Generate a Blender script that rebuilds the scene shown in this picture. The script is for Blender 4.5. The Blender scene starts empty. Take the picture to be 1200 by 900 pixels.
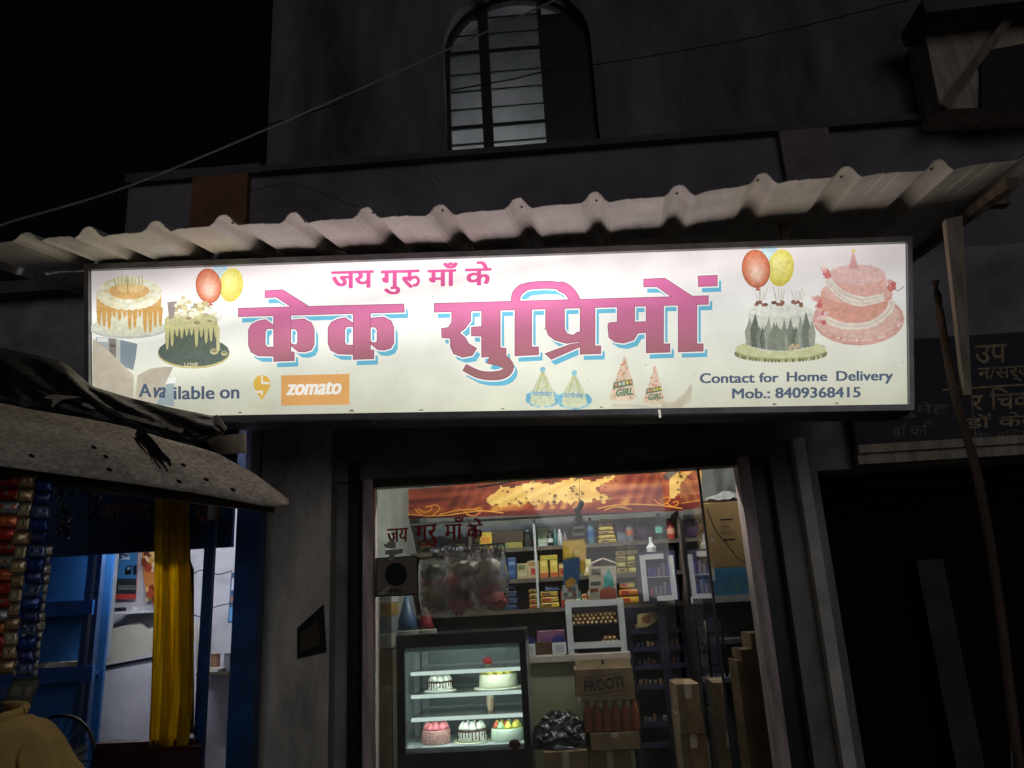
import bpy, bmesh, math, random
from mathutils import Vector, Matrix
from mathutils.geometry import tessellate_polygon
R = random.Random(7)
SC = bpy.context.scene
COL = SC.collection
rad = math.radians

# ------------------------------------------------------------------ camera
FPX = 900.0                      # focal length in photo pixels (photo 1200 x 900)
CAM = Vector((0, 0, 1.6))
YAW, PITCH, ROLL = rad(2.5), rad(16.0), rad(3.1)
_f = Vector((-math.sin(YAW) * math.cos(PITCH), math.cos(YAW) * math.cos(PITCH), math.sin(PITCH)))
_x = Vector((math.cos(YAW), math.sin(YAW), 0))
_u = _x.cross(_f)
CR = _x * math.cos(ROLL) - _u * math.sin(ROLL)
CU = _x * math.sin(ROLL) + _u * math.cos(ROLL)
cam_d = bpy.data.cameras.new('camera')
cam_d.sensor_width = 36.0
cam_d.lens = 36.0 * FPX / 1200.0
cam_d.clip_start = 0.05
cam_d.clip_end = 500
cam = bpy.data.objects.new('camera', cam_d)
COL.objects.link(cam)
M3 = Matrix((CR, CU, -_f)).transposed()
cam.matrix_world = Matrix.Translation(CAM) @ M3.to_4x4()
SC.camera = cam

# ------------------------------------------------------------------ night sky, faint added fill light, exposure
wd = bpy.data.worlds.new('World')
SC.world = wd
wd.use_nodes = True
_nt = wd.node_tree
_bg = _nt.nodes['Background']
_sky = _nt.nodes.new('ShaderNodeTexSky')
_sky.sky_type = 'NISHITA'
_sky.sun_disc = False
_sky.sun_elevation = rad(14)
_sky.sun_rotation = rad(168)
_nt.links.new(_sky.outputs[0], _bg.inputs[0])
_bg.inputs[1].default_value = 0.0004
sun_d = bpy.data.lights.new('street_fill', 'SUN')  # soft sun lamp added as fill for the street-side light
sun_d.energy = 0.15
sun_d.angle = rad(30)
sun_d.color = (1.0, 0.95, 0.98)
sun = bpy.data.objects.new('street_fill', sun_d)
COL.objects.link(sun)
sun.location = (2, -6, 9)
sun.rotation_euler = (rad(76), 0, rad(12))
SC.view_settings.view_transform = 'Standard'
SC.view_settings.look = 'None'
SC.view_settings.exposure = 0.0
SC.view_settings.gamma = 1.0
SC.view_settings.use_curve_mapping = False
SC.cycles.use_denoising = True
SC.cycles.max_bounces = 8
SC.cycles.transparent_max_bounces = 16
SC.cycles.sample_clamp_indirect = 4.0

# ------------------------------------------------------------------ pixel helpers (photo pixels -> directions)
def ray(px, py):
    return _f + CR * ((px - 600.0) / FPX) + CU * ((450.0 - py) / FPX)

def P(px, py, Y):
    d = ray(px, py)
    return CAM + d * ((Y - CAM.y) / d.y)

def onplane(px, py, p0, n):
    d = ray(px, py)
    return CAM + d * ((p0 - CAM).dot(n) / d.dot(n))

def s2l(c):
    c = c / 255.0
    return c / 12.92 if c <= 0.04045 else ((c + 0.055) / 1.055) ** 2.4

def RGB(r, g, b):
    return (s2l(r), s2l(g), s2l(b), 1.0)

# ------------------------------------------------------------------ object helpers
WLOC = {}

def tag(o, label, cat, group=None, kind=None):
    if label: o['label'] = label
    if cat: o['category'] = cat
    if group: o['group'] = group
    if kind: o['kind'] = kind
    return o

def thing(name, label, cat, loc, group=None):
    o = bpy.data.objects.new(name, None)
    o.empty_display_size = 0.05
    COL.objects.link(o)
    o.location = loc
    WLOC[o.name] = Vector(loc)
    return tag(o, label, cat, group)

class MB:
    def __init__(s):
        s.v = []; s.f = []; s.c = []
    def face(s, pts, col=(1, 1, 1, 1)):
        i = len(s.v)
        s.v += [Vector(p) for p in pts]
        s.f.append(tuple(range(i, i + len(pts))))
        s.c.append(col)
    def poly(s, pts, col=(1, 1, 1, 1), cols=None):
        pts = [Vector(p) for p in pts]
        i = len(s.v)
        s.v += pts
        for t in tessellate_polygon([pts]):
            s.f.append(tuple(i + k for k in t))
            s.c.append([cols[k] for k in t] if cols else col)
    def hexa(s, q, col=(1, 1, 1, 1)):
        i = len(s.v)
        s.v += [Vector(p) for p in q]
        for f in ((3, 2, 1, 0), (4, 5, 6, 7), (0, 1, 5, 4), (1, 2, 6, 5), (2, 3, 7, 6), (3, 0, 4, 7)):
            s.f.append(tuple(i + k for k in f)); s.c.append(col)
    def box(s, a, b, col=(1, 1, 1, 1)):
        x0, y0, z0 = (min(a[k], b[k]) for k in range(3))
        x1, y1, z1 = (max(a[k], b[k]) for k in range(3))
        s.hexa([(x0, y0, z0), (x1, y0, z0), (x1, y1, z0), (x0, y1, z0),
                (x0, y0, z1), (x1, y0, z1), (x1, y1, z1), (x0, y1, z1)], col)
    def bar(s, a, b, w, d, col=(1, 1, 1, 1), up=None):
        a = Vector(a); b = Vector(b)
        t = (b - a).normalized()
        n = Vector((0, 1, 0)) if abs(t.y) < 0.9 else Vector((0, 0, 1))
        if up is not None: n = Vector(up)
        x = t.cross(n).normalized() * (w / 2)
        y = x.cross(t).normalized() * (d / 2)
        s.hexa([a - x - y, a + x - y, a + x + y, a - x + y, b - x - y, b + x - y, b + x + y, b - x + y], col)
    def tube(s, path, r, n=6, col=(1, 1, 1, 1), cap=True):
        path = [Vector(p) for p in path]
        rs = r if isinstance(r, (list, tuple)) else [r] * len(path)
        rings = []
        for k, p in enumerate(path):
            t = (path[min(k + 1, len(path) - 1)] - path[max(k - 1, 0)]).normalized()
            a = t.cross(Vector((0, 0, 1)))
            if a.length < 0.1: a = t.cross(Vector((0, 1, 0)))
            a.normalize(); b = a.cross(t)
            i = len(s.v)
            s.v += [p + (a * math.cos(2 * math.pi * q / n) + b * math.sin(2 * math.pi * q / n)) * rs[k] for q in range(n)]
            rings.append(i)
        for i, j in zip(rings, rings[1:]):
            for q in range(n):
                s.f.append((i + q, i + (q + 1) % n, j + (q + 1) % n, j + q)); s.c.append(col)
        if cap:
            s.f.append(tuple(rings[0] + q for q in reversed(range(n)))); s.c.append(col)
            s.f.append(tuple(rings[-1] + q for q in range(n))); s.c.append(col)
    def lathe(s, prof, c, n=16, col=(1, 1, 1, 1), cols=None, squash=1.0):
        c = Vector(c); rings = []
        for r, z in prof:
            i = len(s.v)
            s.v += [c + Vector((r * math.cos(2 * math.pi * q / n), squash * r * math.sin(2 * math.pi * q / n), z)) for q in range(n)]
            rings.append(i)
        for k, (i, j) in enumerate(zip(rings, rings[1:])):
            for q in range(n):
                s.f.append((i + q, i + (q + 1) % n, j + (q + 1) % n, j + q)); s.c.append(cols[k] if cols else col)
        s.f.append(tuple(rings[0] + q for q in reversed(range(n)))); s.c.append(cols[0] if cols else col)
        s.f.append(tuple(rings[-1] + q for q in range(n))); s.c.append(cols[-1] if cols else col)
    def ball(s, c, r, col=(1, 1, 1, 1), n=10, m=6, sc=(1, 1, 1)):
        c = Vector(c); i0 = len(s.v)
        for a in range(m + 1):
            th = math.pi * a / m
            for q in range(n):
                ph = 2 * math.pi * q / n
                s.v.append(c + Vector((r * sc[0] * math.sin(th) * math.cos(ph), r * sc[1] * math.sin(th) * math.sin(ph), r * sc[2] * math.cos(th))))
        for a in range(m):
            for q in range(n):
                s.f.append((i0 + a * n + q, i0 + (a + 1) * n + q, i0 + (a + 1) * n + (q + 1) % n, i0 + a * n + (q + 1) % n)); s.c.append(col)
    def grid(s, pts, col=(1, 1, 1, 1), cfun=None):
        i0 = len(s.v); nr = len(pts); nc = len(pts[0])
        for row in pts: s.v += [Vector(p) for p in row]
        for a in range(nr - 1):
            for b in range(nc - 1):
                s.f.append((i0 + a * nc + b, i0 + a * nc + b + 1, i0 + (a + 1) * nc + b + 1, i0 + (a + 1) * nc + b))
                s.c.append(cfun(a, b) if cfun else col)
    def build(s, name, mat, parent=None, smooth=False, bevel=0, solid=0, label=None, subsurf=0):
        lo = Vector([min(p[k] for p in s.v) for k in range(3)]); hi = Vector([max(p[k] for p in s.v) for k in range(3)])
        c = (lo + hi) / 2
        if parent is None: c.z = lo.z
        me = bpy.data.meshes.new(name)
        me.from_pydata([p - c for p in s.v], [], s.f)
        ca = me.color_attributes.new('Col', 'FLOAT_COLOR', 'CORNER')
        flat = []
        for f, col in zip(s.f, s.c):
            if isinstance(col, list):
                for q in col: flat += list(q)
            else:
                flat += list(col) * len(f)
        ca.data.foreach_set('color', flat)
        me.materials.append(mat)
        if smooth:
            me.polygons.foreach_set('use_smooth', [True] * len(me.polygons))
        me.validate()
        o = bpy.data.objects.new(name, me)
        COL.objects.link(o)
        base = Vector((0, 0, 0))
        if parent is not None:
            o.parent = parent
            base = WLOC[parent.name]
        o.location = c - base
        WLOC[o.name] = c
        if bevel:
            m = o.modifiers.new('bevel', 'BEVEL'); m.width = bevel; m.segments = 2; m.limit_method = 'ANGLE'
        if solid:
            m = o.modifiers.new('solid', 'SOLIDIFY'); m.thickness = solid; m.offset = 0
        if subsurf:
            m = o.modifiers.new('sub', 'SUBSURF'); m.levels = subsurf; m.render_levels = subsurf
        if label: o['label'] = label
        return o

def pbox(x0, y0, x1, y1, Y, d, m=None, col=(1, 1, 1, 1)):
    """axis-aligned box whose front face covers about this pixel rectangle at depth Y"""
    m = m or MB()
    xm, ym = (x0 + x1) / 2, (y0 + y1) / 2
    c = P(xm, ym, Y)
    w = (P(x1, ym, Y) - P(x0, ym, Y)).length / 2
    h = (P(xm, y0, Y) - P(xm, y1, Y)).length / 2
    m.box((c.x - w, Y, c.z - h), (c.x + w, Y + d, c.z + h), col)
    return m

def prect(x0, y0, x1, y1, Y):
    xm, ym = (x0 + x1) / 2, (y0 + y1) / 2
    c = P(xm, ym, Y)
    w = (P(x1, ym, Y) - P(x0, ym, Y)).length / 2
    h = (P(xm, y0, Y) - P(xm, y1, Y)).length / 2
    return c.x - w, c.x + w, c.z - h, c.z + h

def catmull(pts, n=6):
    out = []
    q = [pts[0]] + list(pts) + [pts[-1]]
    for i in range(1, len(q) - 2):
        p0, p1, p2, p3 = (Vector(a) for a in q[i - 1:i + 3])
        for k in range(n):
            t = k / n
            out.append(0.5 * ((2 * p1) + (p2 - p0) * t + (2 * p0 - 5 * p1 + 4 * p2 - p3) * t * t + (3 * p1 - p0 - 3 * p2 + p3) * t ** 3))
    out.append(Vector(pts[-1]))
    return out

def dup(o, loc, parent=None):
    r = o.copy(); COL.objects.link(r); r.location = loc
    if parent: r.parent = parent
    WLOC[r.name] = Vector(loc) + (WLOC[parent.name] if parent else Vector((0, 0, 0)))
    for ch in o.children:
        c = ch.copy(); COL.objects.link(c); c.parent = r
        for g in ch.children:
            d = g.copy(); COL.objects.link(d); d.parent = c
    return r

# text -> flat polygons in its own units (x right, y up, cap height about 0.7)
def glyphs(txt, bold=0.0, res=3):
    cu = bpy.data.curves.new('t', 'FONT'); cu.body = txt; cu.offset = bold; cu.resolution_u = res
    o = bpy.data.objects.new('t', cu); COL.objects.link(o)
    dg = bpy.context.evaluated_depsgraph_get()
    me = bpy.data.meshes.new_from_object(o.evaluated_get(dg))
    vs = [(v.co.x, v.co.y) for v in me.vertices]
    fs = [tuple(p.vertices) for p in me.polygons]
    bpy.data.objects.remove(o); bpy.data.meshes.remove(me); bpy.data.curves.remove(cu)
    return vs, fs

def text_px(mb, txt, x0, y0, x1, y1, mapf, col, bold=0.0, shear=0.0, slope=0.0, colf=None):
    """fit the text's box to the pixel rectangle and map it with mapf(px, py); slope: px down per px right"""
    vs, fs = glyphs(txt, bold)
    if not vs: return
    a0 = min(v[0] for v in vs); a1 = max(v[0] for v in vs); b0 = min(v[1] for v in vs); b1 = max(v[1] for v in vs)
    i = len(mb.v); cs = []
    for a, b in vs:
        t = (b - b0) / (b1 - b0)
        px = x0 + (x1 - x0) * (a - a0) / (a1 - a0) + shear * (y1 - y0) * t
        py = y1 + (y0 - y1) * t + slope * (px - x0)
        mb.v.append(Vector(mapf(px, py)))
        cs.append(colf(px, py) if colf else col)
    for f in fs:
        mb.f.append(tuple(i + k for k in f)); mb.c.append([cs[k] for k in f])

# ------------------------------------------------------------------ materials (all procedural)
def mat(name, col, rough=0.7, var=0.25, scale=6.0, bump=0.15, metal=0.0, spec=0.4, col2=None, stretch=(1, 1, 1), trans=0.0):
    m = bpy.data.materials.new(name); m.use_nodes = True
    n = m.node_tree.nodes; l = m.node_tree.links
    b = n['Principled BSDF']
    tc = n.new('ShaderNodeTexCoord'); mp = n.new('ShaderNodeMapping'); mp.inputs['Scale'].default_value = stretch
    l.new(tc.outputs['Object'], mp.inputs[0])
    ns = n.new('ShaderNodeTexNoise'); ns.inputs['Scale'].default_value = scale; ns.inputs['Detail'].default_value = 6; ns.inputs['Roughness'].default_value = 0.62
    l.new(mp.outputs[0], ns.inputs['Vector'])
    cr = n.new('ShaderNodeValToRGB')
    c = Vector(col[:3])
    lo = col2[:3] if col2 else tuple(c * (1 - var))
    hi = tuple(min(1, q) for q in c * (1 + var * 0.5))
    cr.color_ramp.elements[0].position = 0.34; cr.color_ramp.elements[0].color = (*lo, 1)
    cr.color_ramp.elements[1].position = 0.66; cr.color_ramp.elements[1].color = (*hi, 1)
    l.new(ns.outputs['Fac'], cr.inputs[0]); l.new(cr.outputs[0], b.inputs['Base Color'])
    b.inputs['Roughness'].default_value = rough; b.inputs['Metallic'].default_value = metal
    b.inputs['Specular IOR Level'].default_value = spec
    if bump:
        n2 = n.new('ShaderNodeTexNoise'); n2.inputs['Scale'].default_value = scale * 7; n2.inputs['Detail'].default_value = 5
        l.new(mp.outputs[0], n2.inputs['Vector'])
        bp = n.new('ShaderNodeBump'); bp.inputs['Strength'].default_value = bump; bp.inputs['Distance'].default_value = 0.01
        l.new(n2.outputs['Fac'], bp.inputs['Height']); l.new(bp.outputs[0], b.inputs['Normal'])
    return m

def mat_col(name, rough=0.5, spec=0.4, var=0.15, metal=0.0, scale=30):
    """colour taken from the mesh's Col attribute (printed or painted colour), with fine wear"""
    m = bpy.data.materials.new(name); m.use_nodes = True
    n = m.node_tree.nodes; l = m.node_tree.links; b = n['Principled BSDF']
    at = n.new('ShaderNodeAttribute'); at.attribute_name = 'Col'
    tc = n.new('ShaderNodeTexCoord'); ns = n.new('ShaderNodeTexNoise'); ns.inputs['Scale'].default_value = scale; ns.inputs['Detail'].default_value = 4
    l.new(tc.outputs['Object'], ns.inputs['Vector'])
    mr = n.new('ShaderNodeMapRange'); mr.inputs[1].default_value = 0.3; mr.inputs[2].default_value = 0.7; mr.inputs[3].default_value = 1 - var; mr.inputs[4].default_value = 1 + var * 0.4
    l.new(ns.outputs['Fac'], mr.inputs[0])
    mx = n.new('ShaderNodeMix'); mx.data_type = 'RGBA'; mx.blend_type = 'MULTIPLY'; mx.inputs['Factor'].default_value = 1
    l.new(at.outputs['Color'], mx.inputs['A']); l.new(mr.outputs[0], mx.inputs['B'])
    l.new(mx.outputs['Result'], b.inputs['Base Color'])
    b.inputs['Roughness'].default_value = rough; b.inputs['Specular IOR Level'].default_value = spec; b.inputs['Metallic'].default_value = metal
    return m

def mat_emit(name, col, strength):
    m = bpy.data.materials.new(name); m.use_nodes = True
    n = m.node_tree.nodes; l = m.node_tree.links
    n.remove(n['Principled BSDF'])
    e = n.new('ShaderNodeEmission'); e.inputs[0].default_value = (*col[:3], 1); e.inputs[1].default_value = strength
    l.new(e.outputs[0], n['Material Output'].inputs[0])
    return m

def mat_glass(name, tint=(0.93, 0.96, 0.95), refl=1.0, rough=0.02, haze=0.0):
    m = bpy.data.materials.new(name); m.use_nodes = True
    n = m.node_tree.nodes; l = m.node_tree.links
    n.remove(n['Principled BSDF'])
    t = n.new('ShaderNodeBsdfTransparent'); t.inputs[0].default_value = (*tint, 1)
    g = n.new('ShaderNodeBsdfGlossy'); g.inputs['Roughness'].default_value = rough
    fr = n.new('ShaderNodeFresnel'); fr.inputs[0].default_value = 1.5
    mu = n.new('ShaderNodeMath'); mu.operation = 'MULTIPLY'; mu.inputs[1].default_value = refl; mu.use_clamp = True
    l.new(fr.outputs[0], mu.inputs[0])
    mx = n.new('ShaderNodeMixShader'); l.new(mu.outputs[0], mx.inputs[0]); l.new(t.outputs[0], mx.inputs[1]); l.new(g.outputs[0], mx.inputs[2])
    out = mx
    if haze:
        d = n.new('ShaderNodeBsdfDiffuse'); d.inputs[0].default_value = (0.8, 0.78, 0.77, 1)
        tr = n.new('ShaderNodeBsdfTranslucent'); tr.inputs[0].default_value = (0.8, 0.78, 0.77, 1)
        a = n.new('ShaderNodeMixShader'); a.inputs[0].default_value = 0.5; l.new(d.outputs[0], a.inputs[1]); l.new(tr.outputs[0], a.inputs[2])
        m2 = n.new('ShaderNodeMixShader')
        ns = n.new('ShaderNodeTexNoise'); ns.inputs['Scale'].default_value = 9
        tc = n.new('ShaderNodeTexCoord'); l.new(tc.outputs['Object'], ns.inputs['Vector'])
        hm = n.new('ShaderNodeMath'); hm.operation = 'MULTIPLY'; hm.inputs[1].default_value = haze * 2
        l.new(ns.outputs['Fac'], hm.inputs[0]); l.new(hm.outputs[0], m2.inputs[0])
        l.new(mx.outputs[0], m2.inputs[1]); l.new(a.outputs[0], m2.inputs[2]); out = m2
    l.new(out.outputs[0], n['Material Output'].inputs[0])
    return m

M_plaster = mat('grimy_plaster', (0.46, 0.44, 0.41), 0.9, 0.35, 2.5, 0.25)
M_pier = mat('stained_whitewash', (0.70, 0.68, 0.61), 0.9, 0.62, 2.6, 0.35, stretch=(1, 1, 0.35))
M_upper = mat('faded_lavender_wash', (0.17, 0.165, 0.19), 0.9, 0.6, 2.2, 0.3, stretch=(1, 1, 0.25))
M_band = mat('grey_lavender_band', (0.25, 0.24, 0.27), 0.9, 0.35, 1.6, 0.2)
M_ledge = mat('dark_ledge', (0.12, 0.115, 0.14), 0.9, 0.3, 3, 0.2)
M_orange = mat('brown_orange_wash', (0.26, 0.13, 0.075), 0.9, 0.3, 4, 0.2)
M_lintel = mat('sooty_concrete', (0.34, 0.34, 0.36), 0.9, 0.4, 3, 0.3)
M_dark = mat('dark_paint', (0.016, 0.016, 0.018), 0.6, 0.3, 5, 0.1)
M_black = mat('black_enamel', (0.012, 0.013, 0.016), 0.35, 0.3, 5, 0.05)
M_jamb = mat('pinkish_worn_wood', (0.74, 0.60, 0.59), 0.7, 0.45, 7, 0.3, stretch=(3, 3, 0.4))
M_roof = mat('dusty_cream_sheet', (0.80, 0.77, 0.70), 0.5, 0.22, 4, 0.05, spec=0.4)
M_frame = mat('dull_aluminium', (0.30, 0.30, 0.32), 0.45, 0.3, 8, 0.08, metal=0.6)
M_signbox = mat('sign_box_tin', (0.10, 0.10, 0.115), 0.6, 0.3, 5, 0.1)
M_wood = mat('weathered_wood', (0.26, 0.20, 0.15), 0.85, 0.45, 9, 0.35, stretch=(2, 2, 0.3))
M_palewood = mat('pale_plank', (0.52, 0.45, 0.36), 0.8, 0.4, 9, 0.3, stretch=(2, 2, 0.3))
M_blue = mat('blue_gloss_paint', (0.016, 0.085, 0.27), 0.45, 0.4, 5, 0.15)
M_bluedk = mat('navy_paint', (0.02, 0.055, 0.15), 0.55, 0.4, 5, 0.15)
M_white = mat('limewashed_wall', (0.62, 0.62, 0.68), 0.9, 0.2, 3, 0.15)
M_board = mat('cream_board', (0.60, 0.58, 0.50), 0.8, 0.15, 3, 0.05)
M_steel = mat('grey_painted_steel', (0.28, 0.31, 0.34), 0.5, 0.2, 5, 0.05)
M_tarp = mat('black_tarpaulin', (0.014, 0.014, 0.017), 0.42, 0.4, 5, 0.4)
M_asb = mat('asbestos_sheet', (0.72, 0.68, 0.58), 0.9, 0.42, 48, 0.7)
M_cloth = mat('mustard_cloth', (0.70, 0.50, 0.03), 0.85, 0.25, 10, 0.2)
M_shirt = mat('yellow_shirt', (0.80, 0.58, 0.20), 0.85, 0.2, 12, 0.2)
M_skin = mat('brown_skin', (0.22, 0.11, 0.07), 0.55, 0.15, 10, 0.05)
M_hair = mat('black_hair', (0.012, 0.010, 0.009), 0.5, 0.3, 40, 0.4)
M_trouser = mat('dark_trousers', (0.03, 0.03, 0.04), 0.85, 0.3, 12, 0.2)
M_ground = mat('dusty_concrete_street', (0.30, 0.28, 0.25), 0.9, 0.4, 3, 0.4)
M_floor = mat('shop_floor_tile', (0.25, 0.23, 0.2), 0.5, 0.3, 3, 0.05)
M_room = mat('shop_wall_paint', (0.24, 0.25, 0.24), 0.85, 0.4, 3, 0.15)
M_olive = mat('olive_panel', (0.30, 0.31, 0.20), 0.7, 0.1, 3, 0.03)
M_shelf = mat('dark_shelf_board', (0.09, 0.07, 0.055), 0.6, 0.3, 8, 0.1)
M_rack = mat('grey_white_rack', (0.50, 0.52, 0.56), 0.5, 0.15, 6, 0.05)
M_card = mat('cardboard', (0.24, 0.165, 0.095), 0.9, 0.4, 6, 0.15)
M_maroon = mat('maroon_plastic', (0.07, 0.012, 0.012), 0.45, 0.3, 5, 0.05)
M_print = mat_col('printed_packaging', 0.42, 0.45, 0.12)
M_paper = mat_col('printed_paper', 0.75, 0.25, 0.12)
M_icing = mat_col('icing', 0.55, 0.4, 0.05)
M_faded = mat_col('faded_sign_paint', 0.7, 0.3, 0.6, scale=14)
M_foil = mat_col('foil_sachet', 0.28, 0.6, 0.2, metal=0.35, scale=50)
M_glass = mat_glass('shopfront_glass', (0.88, 0.91, 0.89), 1.6, 0.02, 0.022)
M_caseglass = mat_glass('showcase_glass', (0.95, 0.97, 0.96), 0.6, 0.02)
M_poly = mat_glass('polythene', (0.94, 0.93, 0.92), 2.2, 0.12, 0.24)
M_bottle = mat_glass('bottle_plastic', (0.55, 0.80, 0.76), 1.6, 0.08, 0.06)
M_wire = mat('cable_sheath', (0.30, 0.30, 0.29), 0.6, 0.2, 8, 0)
M_wiredk = mat('dark_cable', (0.02, 0.02, 0.02), 0.6, 0.2, 8, 0)
M_tinsel = mat_col('tinsel_foil', 0.15, 0.8, 0.1, metal=0.9)

def make_translucent(m, fac, col):
    n = m.node_tree.nodes; l = m.node_tree.links; b = n['Principled BSDF']
    t = n.new('ShaderNodeBsdfTranslucent'); t.inputs[0].default_value = (*col, 1)
    x = n.new('ShaderNodeMixShader'); x.inputs[0].default_value = fac
    l.new(b.outputs[0], x.inputs[1]); l.new(t.outputs[0], x.inputs[2]); l.new(x.outputs[0], n['Material Output'].inputs[0])
make_translucent(M_cloth, 0.5, (0.95, 0.72, 0.05))

# ================================================================== THE SETTING
g = MB(); g.face([(-60, -60, 0), (60, -60, 0), (60, 60, 0), (-60, 60, 0)])
tag(g.build('ground', M_ground), 'dusty dark street in front of the shops', 'ground', kind='structure')

FY = 4.20                                   # shop front plane
XL = P(431, 700, FY).x                      # left side of the shop opening
XR = P(889, 700, FY).x + 0.02               # right side
ZT = P(640, 548, FY).z                      # underside of the lintel
X_PIERL = P(302, 720, FY).x
X_PIERR = P(985, 720, FY).x
BACK = 6.45
ZF = 0.15                                   # shop floor
ZC = 2.92                                   # shop ceiling
ZR = 3.42                                   # roof meets wall

M_pier2 = mat('dark_whitewash', (.36, .35, .32), .9, .5, 3, .3, stretch=(1, 1, .4))  # whitewash toned darker than on the left pier
bld = thing('shop_building', 'dark two-storey plastered building with an arched upper window above the cake shop', 'building', ((XL + XR) / 2, FY, 0))
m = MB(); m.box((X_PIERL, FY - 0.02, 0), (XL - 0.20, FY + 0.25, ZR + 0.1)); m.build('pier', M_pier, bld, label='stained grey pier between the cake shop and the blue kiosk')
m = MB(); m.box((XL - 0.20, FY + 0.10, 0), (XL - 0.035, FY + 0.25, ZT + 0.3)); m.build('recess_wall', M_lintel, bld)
m = MB(); m.box((XL - 0.115, FY + 0.02, 0), (XL - 0.055, FY + 0.099, ZT + 0.1)); m.build('shutter_channel', M_black, bld)
m = MB(); m.box((XR + 0.14, FY, 0), (X_PIERR, FY + 0.25, ZR + 0.1)); m.build('pier', M_pier2, bld, label='dark grey pier right of the cake shop door')
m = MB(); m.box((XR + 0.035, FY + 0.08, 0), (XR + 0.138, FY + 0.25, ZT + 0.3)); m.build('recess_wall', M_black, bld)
# plaster arris on the right pier, its lit edge put into a pale colour
xa = P(966, 740, FY).x
m = MB(); m.box((xa - 0.03, FY - 0.07, 0), (xa + 0.03, FY - 0.001, 2.38)); m.build('pilaster', mat('lit_arris', (.85, .84, .78), .9, .3, 4, .2), bld)
m = MB(); m.box((XL - 0.20, FY + 0.05, ZT), (XR + 0.14, FY + 0.24, ZR + 0.1)); m.build('lintel', M_lintel, bld)
# room
m = MB(); m.box((XL - 0.25, FY + 0.251, 0), (X_PIERR, BACK + 0.1, ZF)); m.build('shop_floor', M_floor, bld)
m = MB(); m.box((XL - 0.25, FY + 0.251, ZC), (X_PIERR, BACK + 0.1, ZC + 0.1)); m.build('shop_ceiling', M_room, bld)
m = MB(); m.box((XL - 0.25, BACK + 0.101, ZF), (X_PIERR, BACK + 0.2, ZC)); m.build('shop_back_wall', M_room, bld)
m = MB(); m.box((XL - 0.25, FY + 0.251, ZF), (XL - 0.06, BACK + 0.1, ZC)); m.build('shop_side_wall', M_room, bld)
m = MB(); m.box((X_PIERR - 0.05, FY + 0.251, ZF), (X_PIERR, BACK + 0.1, ZC)); m.build('shop_side_wall', M_room, bld)

# ---- upper storey
UY = 4.45
ZL = P(480, 193, UY).z                       # ledge underside
XUL = P(316, 100, UY).x
XBL = P(150, 230, UY).x
XUR = 5.2
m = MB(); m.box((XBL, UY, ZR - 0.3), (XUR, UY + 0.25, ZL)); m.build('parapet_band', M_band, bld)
m = MB(); m.box((XUL - 0.02, UY - 0.06, ZL + 0.001), (XUR, UY + 0.25, ZL + 0.045)); m.build('ledge', M_ledge, bld)
m = MB(); m.box((XBL, UY - 0.05, ZL + 0.001), (XUL - 0.022, UY + 0.25, ZL + 0.07)); m.build('ledge', M_ledge, bld)
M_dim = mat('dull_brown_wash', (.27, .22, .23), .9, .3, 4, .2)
for x0, x1 in ((225, 290), (925, 985)):
    m = MB(); m.box((P(x0, 230, UY - .05).x, UY - 0.06, ZR - 0.2), (P(x1, 230, UY - .05).x, UY - 0.001, ZL - 0.002)); m.build('pilaster', M_orange if x0 < 500 else M_dim, bld, label=('brown orange' if x0 < 500 else 'dull brown') + ' pilaster on the upper band')
# wall with arched window hole
ZW0 = ZL + 0.047
wx0, wx1 = P(521, 110, UY).x, P(698, 110, UY).x
wz0 = P(560, 176, UY).z
if wz0 < ZW0 + 0.02: wz0 = ZW0 + 0.02
zs = P(560, 52, UY).z                        # spring line
rw = (wx1 - wx0) / 2; cxw = (wx0 + wx1) / 2
arch = [(wx0, wz0), (wx1, wz0)] + [(cxw + rw * math.cos(math.pi * k / 18), zs + rw * 0.92 * math.sin(math.pi * k / 18)) for k in range(19)]
outer = [(XUL, ZW0), (XUR, ZW0), (XUR, 9.0), (XUL, 9.0)]
def holed(outer, hole, y0, y1):
    m = MB()
    for y in (y0, y1):
        o3 = [Vector((x, y, z)) for x, z in outer]; h3 = [Vector((x, y, z)) for x, z in hole]
        allv = o3 + h3; i = len(m.v); m.v += allv
        for t in tessellate_polygon([o3, h3]):
            m.f.append(tuple(i + k for k in t)); m.c.append((1, 1, 1, 1))
    for ring in (outer, hole):
        for a, b in zip(ring, ring[1:] + ring[:1]):
            m.face([(a[0], y0, a[1]), (b[0], y0, b[1]), (b[0], y1, b[1]), (a[0], y1, a[1])])
    return m
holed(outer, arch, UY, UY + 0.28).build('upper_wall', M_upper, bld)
# window: dark frame, bars, shutter; a dim lamp in the room behind lights its back wall
win = MB()
for a, b in zip(arch, arch[1:] + arch[:1]):
    pa = Vector((a[0], UY + 0.10, a[1])); pb = Vector((b[0], UY + 0.10, b[1]))
    ca = Vector((cxw, UY + 0.10, zs - 0.3)); ia = pa + (ca - pa).normalized() * 0.035; ib = pb + (ca - pb).normalized() * 0.035
    win.hexa([pa, pb, ib, ia, pa + Vector((0, .05, 0)), pb + Vector((0, .05, 0)), ib + Vector((0, .05, 0)), ia + Vector((0, .05, 0))])
W = win.build('window', M_black, bld)
def xat(px): return P(px, 110, UY + 0.12).x
def zat(py): return P(580, py, UY + 0.12).z
m = MB(); m.box((xat(564), UY + 0.105, wz0), (xat(576), UY + 0.145, zs + rw * 0.9)); m.build('mullion', M_black, W)
m = MB(); m.box((xat(636), UY + 0.09, wz0), (wx1 - 0.01, UY + 0.10, zs + rw * 0.55)); m.box((xat(636), UY + .08, wz0), (xat(641), UY + .14, zs + rw * .85)); m.build('shutter', M_black, W)
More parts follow.
